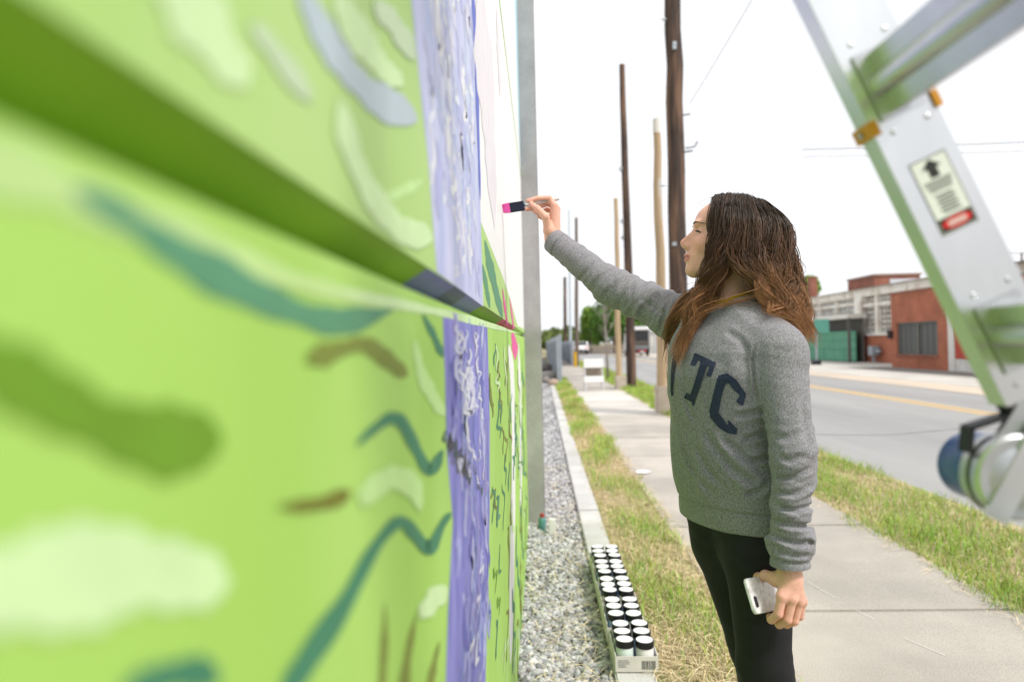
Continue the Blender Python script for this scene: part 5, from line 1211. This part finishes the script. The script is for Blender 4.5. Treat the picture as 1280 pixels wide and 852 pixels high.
for s in (1, -1):
    bw = [on_face(s*(.021 + .033*k/9), .0215 + .0075*math.sin(math.pi*(.08 + .66*k/9)) - .0035*k/9, .0004) for k in range(10)]
    MB().tube(bw, [.0012]+[.0020]*4+[.0019,.0017,.0014,.0010,.0006], 6).build('eyebrow', M_brow, person, True)
    ez = .0035
    m = MB(); lid = [on_face(s*(.024+.023*k/10), ez + .0034*math.sin(math.pi*k/10) - .0022*k/10, .0010) for k in range(11)]; m.tube(lid, [.0010]+[.0018]*9+[.0014], 6)
    lk = lid[-1]; m.tube([lk, lk + (lid[-1]-lid[-2])*1.2 + hx*.002], [.0011,.0004], 5)
    for k in range(2, 11): m.tube([lid[k], lid[k] + hx*.0055 + hl*s*.002 - hz*.0005], [.0006,.0002], 4)
    e = m.build('eyelash', M_lash, person, True)
    up_ = [on_face(s*(.025+.021*k/6), ez + .0024*math.sin(math.pi*k/6) - .0014*k/6, .0003) for k in range(7)]; dn = [on_face(s*(.025+.021*k/6), ez - .0030*math.sin(math.pi*k/6) - .0014*k/6, .0003) for k in range(7)]
    mk('eye', up_ + dn, [(k, k+1, 8+k, 7+k) for k in range(6)], M_eye, person)
    c_ = [on_face(s*.0335 + .0042*math.cos(t), ez - .0004 + .0026*math.sin(t), .0007) for t in np.linspace(0, 6.28, 11)[:-1]]; mk('iris', c_, [tuple(range(10))], M_iris, person)

# brush in the right hand
h0, h1 = at(699, 248.5, 2.215), at(654, 256.5, 2.197); f0, f1 = at(655, 257, 2.197), at(632.5, 260.5, 2.193); f2 = at(628.3, 261, 2.192)
bru = thing('foam_brush', tuple((h0+h1)/2), 'black foam brush with pink tip and pale handle held against the wall', 'brush')
smooth_by_angle(MB().tube([h0, h0 + (h1-h0)*.03, h0 + (h1-h0)*.5, h1], [.0038,.0052,.0050,.0040], 14).build('handle', pm('paint_spotted_wood', (.62,.58,.52), (.52,.47,.42), rough=.6, scale=60, c3=(.30,.34,.46), s3=90, f3=.6), bru))
ax = nrm(f1 - f0); nv = nrm(np.cross(ax, [0, 1.0, 0])); nd = np.cross(ax, nv)
smooth_by_angle(MB().tube([h1 - ax*.006, h1 + ax*.008], [.0046,.0046], 12).build('ferrule', plain((.06,.10,.30), .4), bru))
c = (f0 + at(637, 259.8, 2.194)) / 2; m = MB(); m.obox(c, (ax, nv, nd), (np.linalg.norm(at(637,259.8,2.194) - f0)/2, .0150, .0075)); fm = m.build('foam_head', plain((.018,.02,.04), .95), bru); bv = fm.modifiers.new('b', 'BEVEL'); bv.width = .002; bv.segments = 2
g0 = at(637.2, 259.8, 2.194); g1 = f2; m = MB(); V = []
for (p, hh, dd) in ((g0, .0153, .0078), (g0 + (g1-g0)*.7, .0148, .0050), (g1, .0135, .0012)):
    for (i, j) in ((-1,-1),(1,-1),(1,1),(-1,1)): V.append(p + nv*hh*i + nd*dd*j)
m.add(V, [(0,1,2,3)] + [(4*r+k, 4*r+4+k, 4*r+4+(k+1) % 4, 4*r+(k+1) % 4) for r in (0, 1) for k in range(4)] + [(11,10,9,8)]); m.build('pink_tip', pm('wet_pink_paint', (.72,.09,.38), (.60,.04,.26), rough=.3, scale=80, spec=.5), bru)
# phone in the left hand
pa = at(936.5, 745.2, 1.560); pl = nrm((.060, .050, -.011)); ps_ = np.array((.027, -.022, -.0766)); ps_ = nrm(ps_ - pl * np.dot(ps_, pl)); pn = np.cross(pl, ps_)
if np.dot(pn, -pa + _C) < 0: pn = -pn
pc = pa + pl * .074
ph = thing('phone', tuple(pc), 'phone in a white marbled case held down by the thigh', 'phone')
def rrect(hl_, hs2, r, n=6):
    out = []
    for (sx, sy, a0) in ((1,1,0),(-1,1,90),(-1,-1,180),(1,-1,270)):
        for k in range(n+1): a = rad(a0 + 90*k/n); out.append((sx*(hl_-r) + r*math.cos(a), sy*(hs2-r) + r*math.sin(a)))
    return out
def pslab(hl_, hs2, r, layers, name, mat, par, cx=0, cy=0, smooth=True):
    base = rrect(hl_, hs2, r); n = len(base); V = []
    for (dz, ins) in layers:
        for (x, y) in base: s = 1 - ins/hl_; s2 = 1 - ins/hs2; V.append(pc + pl*(cx + x*s) + ps_*(cy + y*s2) + pn*dz)
    F = [(i*n+k, i*n+(k+1) % n, (i+1)*n+(k+1) % n, (i+1)*n+k) for i in range(len(layers)-1) for k in range(n)] + [tuple(range(n))[::-1], tuple((len(layers)-1)*n+k for k in range(n))]
    o = mk(name, V, F, mat, par); 
    return smooth_by_angle(o, 50) if smooth else o
M_case = pm('marbled_case', (.80,.79,.78), (.70,.69,.68), rough=.3, scale=25, c3=(.40,.38,.37), s3=70, f3=.55, spec=.5)
pslab(.074, .0385, .011, [(-.0045,.0015),(-.0035,.0),(.0025,.0),(.0042,.0012),(.0046,.003)], 'case', M_case, ph)
pslab(.0715, .0362, .009, [(-.0052,.0006),(-.0046,.0)], 'screen', M_blk, ph)
cm = pslab(.0055, .0125, .0052, [(.0045,0),(.0058,.0004)], 'camera_window', M_blk, ph, -.0610, .013)
for k in (-.006, .005): pslab(.0030, .0030, .0029, [(.0058,0),(.0063,.0003)], 'lens', M_glassd if 'M_glassd' in globals() else M_blk, cm, -.0610, .013 + k)

# --- hair: strands laid along a parted hull, gathered in wavy locks
HC = hw((-.014, 0, 0)); hz0 = HC[2]
TZ = np.array([-.34,-.30,-.25,-.20,-.15,-.10,-.05,0,.036,.071,.096,.111])
T_lat = np.interp; 
A_lat = np.array([.150,.150,.148,.142,.132,.122,.114,.107,.100,.084,.050,.02]); A_bk = np.array([.185,.184,.180,.172,.161,.151,.145,.141,.136,.117,.078,.035]); A_fr = np.array([.165,.160,.145,.118,.092,.074,.062,.055,.052,.047,.030,.01])
def hull(u, z, side, rho=1.0):
    lat, bk, fr = np.interp(z, TZ, A_lat), np.interp(z, TZ, A_bk), np.interp(z, TZ, A_fr)
    kk = np.clip((-.055 - z) / .085, 0, 1); kk = kk*kk*(3-2*kk); u = np.where(u < .27, u * (1 - .66*kk), u + (1 - u) * .31 * kk)
    front = np.exp(-(u / .20) ** 2); fr2 = fr * front + np.interp(z, TZ, np.array([.03,.03,.03,.035,.045,.055,.058,.055,.052,.047,.030,.01])) * (1 - front)
    fw = (fr2 + bk) / 2 * np.cos(np.pi * u) + (fr2 - bk) / 2
    la = lat * np.where(u < .4, .66 + .34 * np.sin(np.pi/2 * np.clip(u / .4, 0, 1)), np.cos(np.pi/2 * np.clip((u - .4) / .6, 0, 1) ** 1.15))
    la = la - .030 * front * np.clip((-.06 - z) / .12, 0, 1)
    fw, la = fw * rho, la * rho * side
    return HC + fw[:, None] * hf + la[:, None] * hl + np.stack([0*z, 0*z, z], 1)
def grad(f, P, e=.002):
    g = np.stack([f(P + np.eye(3)[i]*e) - f(P - np.eye(3)[i]*e) for i in range(3)], 1); return g / (np.linalg.norm(g, axis=1)[:, None] + 1e-9)
def push(P, f, off):
    d = f(P); m = d < off
    if m.any(): P[m] += grad(f, P[m]) * (off[m] - d[m])[:, None]
    return P
hr = np.random.default_rng(5); NP = 34
n_near, n_far = 210, 110; nc = n_near + n_far
side = np.where(np.arange(nc) < n_near, 1.0, -1.0); u0 = hr.random(nc) ** 1.05; u0 = np.where(side > 0, u0, u0 * .98); rho = 1 - .22 * hr.random(nc) ** 1.6
zend = np.where(u0 < .22, hr.uniform(-.33, -.17, nc), hr.uniform(-.29, -.15, nc)) - .03 * (rho < .9)
fw_root = .042 - .115 * np.clip(u0 * 1.15, 0, 1) ** .8 + hr.uniform(-.012, .012, nc); lat_root = side * hr.uniform(.001, .022, nc)
root = HC + fw_root[:, None] * hf + lat_root[:, None] * hl + np.array([0, 0, .2])
for _ in range(50): root[:, 2] -= np.clip(head_sdf(root) * .8, -.02, .05)
zr = root[:, 2] - hz0 + .006
S_ = np.linspace(0, 1, NP); ph = 9 * u0 + hr.normal(size=nc) * 1.5; lam = hr.uniform(.085, .150, nc); amp = hr.uniform(.010, .024, nc); tw = hr.uniform(-.05, .05, nc)
G = np.zeros((nc, NP, 3))
for i in range(NP):
    s = S_[i]; z = zr + (zend - zr) * (s ** 1.15); drop = zr - z; w = np.clip(drop / .075, 0, 1); w = np.sqrt(np.clip(w * (2 - w), 0, 1))
    u = np.clip(u0 + tw * s, 0.0, 1); H_ = hull(u, z, side, rho); r2 = root.copy(); r2[:, 2] = H_[:, 2]; p = r2 * (1 - w)[:, None] + H_ * w[:, None]
    a = amp * np.clip((drop - .05) / .16, 0, 1.25); wv = np.sin(2*np.pi*drop/lam + ph); wc = np.cos(2*np.pi*drop/lam*.9 + ph)
    tang = hf * np.cos(np.pi*u)[:, None]*0 + hf; p = p + tang * (a*wv)[:, None] + hl * (side*a*.7*wc)[:, None] + np.array([0, 0, 1.0]) * (a*.3*wc)[:, None]
    G[:, i] = p
fj = (np.exp(-(u0 / .12) ** 2) * hr.normal(size=nc) * .007)[:, None, None]; G += fj * hf[None, None, :] * np.clip((S_ * 4), 0, 1)[None, :, None]
lay = hr.uniform(.004, .018, nc)
Gf = G.reshape(-1, 3); lf = np.repeat(lay, NP)
nearH = np.linalg.norm(Gf - HO, axis=1) < .17
Gh = Gf[nearH]
for _ in range(2): Gh = push(Gh, head_sdf, lf[nearH] * .8)
Gf[nearH] = Gh
low = Gf[:, 2] < 1.42; Gl = Gf[low]
for _ in range(3): Gl = push(Gl, _shirt0, lf[low] * 1.2)
Gf[low] = Gl; G = Gf.reshape(nc, NP, 3)
for _ in range(2): G[:, 1:-1] = .5 * G[:, 1:-1] + .25 * (G[:, :-2] + G[:, 2:])
per = 22; ns = nc * per; ci = np.repeat(np.arange(nc), per); St = G[ci].copy()
o_ = hr.normal(size=(ns, 3)); o_ /= np.linalg.norm(o_, axis=1)[:, None]; o_ *= (hr.random(ns) ** .6 * .0125)[:, None]
tp = np.interp(S_, [0, .12, .45, .8, 1], [.75, 1.0, 1.0, .95, 1.1]); St += o_[:, None, :] * tp[None, :, None]
ph2 = hr.uniform(0, 6.28, ns); fz = hr.uniform(.0005, .0028, ns); St[:, :, 0] += (fz[:, None] * np.sin(S_[None]*hr.uniform(14, 30, ns)[:, None] + ph2[:, None])) * S_[None]; St[:, :, 1] += (fz[:, None] * np.cos(S_[None]*hr.uniform(14, 30, ns)[:, None] + ph2[:, None])) * S_[None]
fly = hr.random(ns) < .025; St[fly] += (hr.normal(size=(fly.sum(), 1, 3)) * .012) * (S_[None, :, None] ** .8)
keep = hr.uniform(.82, 1.0, ns)          # uneven ends
Sx = S_[None] * keep[:, None] * (NP - 1); i0 = np.clip(Sx.astype(int), 0, NP - 2); f_ = (Sx - i0)[..., None]; ar = np.arange(ns)[:, None]; St = St[ar, i0] * (1 - f_) + St[ar, i0 + 1] * f_
# a few short flyaways standing off the crown
def tubes(St, r):
    n, m = St.shape[:2]; d = np.gradient(St, axis=1); d /= np.linalg.norm(d, axis=2)[..., None] + 1e-9
    a = np.cross(d, np.array([.3, .5, .81])); a /= np.linalg.norm(a, axis=2)[..., None] + 1e-9; b = np.cross(d, a); V = []
    for k in range(3): t = 2*np.pi*k/3; V.append(St + r[..., None] * (a*np.cos(t) + b*np.sin(t)))
    V = np.stack(V, 2); base = np.arange(n*m*3).reshape(n, m, 3); F = []
    for k in range(3): F.append(np.stack([base[:, :-1, k], base[:, :-1, (k+1) % 3], base[:, 1:, (k+1) % 3], base[:, 1:, k]], -1).reshape(-1, 4))
    return V.reshape(-1, 3), np.concatenate(F)
r = np.interp(S_, [0, .1, .7, 1], [.0005, .00072, .00070, .00022])[None] * hr.uniform(.8, 1.3, ns)[:, None]
dark, mid, tip = np.array([.050,.029,.0195]), np.array([.110,.053,.028]), np.array([.34,.165,.072])
zz = St[:, :, 2] - hz0; k1 = np.clip((.06 - zz) / .14, 0, 1)[..., None]; k2 = np.clip((-.06 - zz) / .16, 0, 1)[..., None]; frontness = np.exp(-(u0[ci] / .25) ** 2)[:, None, None]
c_ = dark * (1 - k1) + mid * k1; k2 = np.clip(k2 * (1 + .6 * frontness), 0, 1); c_ = c_ * (1 - k2) + tip * k2
c_ = c_ * (hr.uniform(.65, 1.35, ns)[:, None, None]) * (hr.uniform(.5, 1.6, nc)[ci][:, None, None])
V, F = tubes(St, r); C = np.repeat(c_[:, :, None, :], 3, 2).reshape(-1, 3)
ex = []
for k in range(46):
    fw = hr.uniform(-.10, .045); p = HC + hf*fw + hl*hr.uniform(-.05, .07) + np.array([0, 0, .2])
    for _ in range(40): p[2] -= np.clip(head_sdf(p[None])[0] * .8, -.02, .05)
    p[2] += .006; L_ = hr.uniform(.02, .06); a = hr.uniform(0, 6.28); dd = np.array([math.cos(a), math.sin(a), 0]); t = np.linspace(0, 1, 12)[:, None]
    ex.append(p + dd*L_*t*1.1 + np.array([0, 0, 1.0])*L_*(.55*t - .75*t*t))
ex = np.array(ex); Ve, Fe = tubes(ex, np.full(ex.shape[:2], .00035)); 
F = np.concatenate([F, Fe + len(V)]); V = np.concatenate([V, Ve]); C = np.concatenate([C, np.tile(mid, (len(Ve), 1))])
M_hair = attr_mat('brunette_hair', rough=.5, spec=.35)
hair = mk('hair', V, F, M_hair, person, True, C)
# under-layer that closes the mass
nu, nzv = 40, 36; vv = []; 
for sd_ in (1, -1):
    for i in range(nu + 1):
        u = i / nu; zb = -.20 + .05 * math.sin(9*u); zt = .080 - .015 * u
        zz_ = np.linspace(zt, zb, nzv); vv.append(hull(np.full(nzv, u), zz_, np.full(nzv, float(sd_)), .84 if u > .12 else .80))
vv = np.array(vv).reshape(2, nu + 1, nzv, 3); VV = vv.reshape(-1, 3); lowm = VV[:, 2] < 1.42
nh = np.linalg.norm(VV - HO, axis=1) < .17; q = VV[nh]
for _ in range(2): q = push(q, head_sdf, np.full(len(q), .004))
VV[nh] = q; q = VV[lowm]
for _ in range(3): q = push(q, _shirt0, np.full(len(q), .004))
VV[lowm] = q; FF = []
for sd_ in (0, 1):
    for i in range(nu):
        for j in range(nzv - 1):
            a = (sd_*(nu+1) + i)*nzv + j; FF.append((a, a+1, a+nzv+1, a+nzv) if sd_ else (a, a+nzv, a+nzv+1, a+1))
keepf = []
for f in FF:
    i = (f[0] // nzv) % (nu + 1); j = f[0] % nzv
    if i < nu * .42 and j > nzv * .62: continue
    keepf.append(f)
cap = mk('under_layer', VV, np.array(keepf), plain((.030,.016,.010), .7), hair, True)
sf = cap.modifiers.new('thick', 'SOLIDIFY'); sf.thickness = .004
# scalp cap so that the parting never shows bare
def cap_sdf(P):
    L = head_local(P); d = ell(L, (-.014, 0, .030), (.1005, .0785, .0760)); lim = np.interp(L[:, 2], [-.06,-.02,.03,.055,.075,.104], [-.03,-.005,.012,.030,.050,.078]); return np.maximum(np.maximum(d, L[:, 0] - lim), -.06 - L[:, 2])
Vc, Fc = nets(cap_sdf, HO - .15, HO + .15, .004); mk('scalp_hair', Vc, Fc, plain((.028,.016,.010), .7), hair, True)
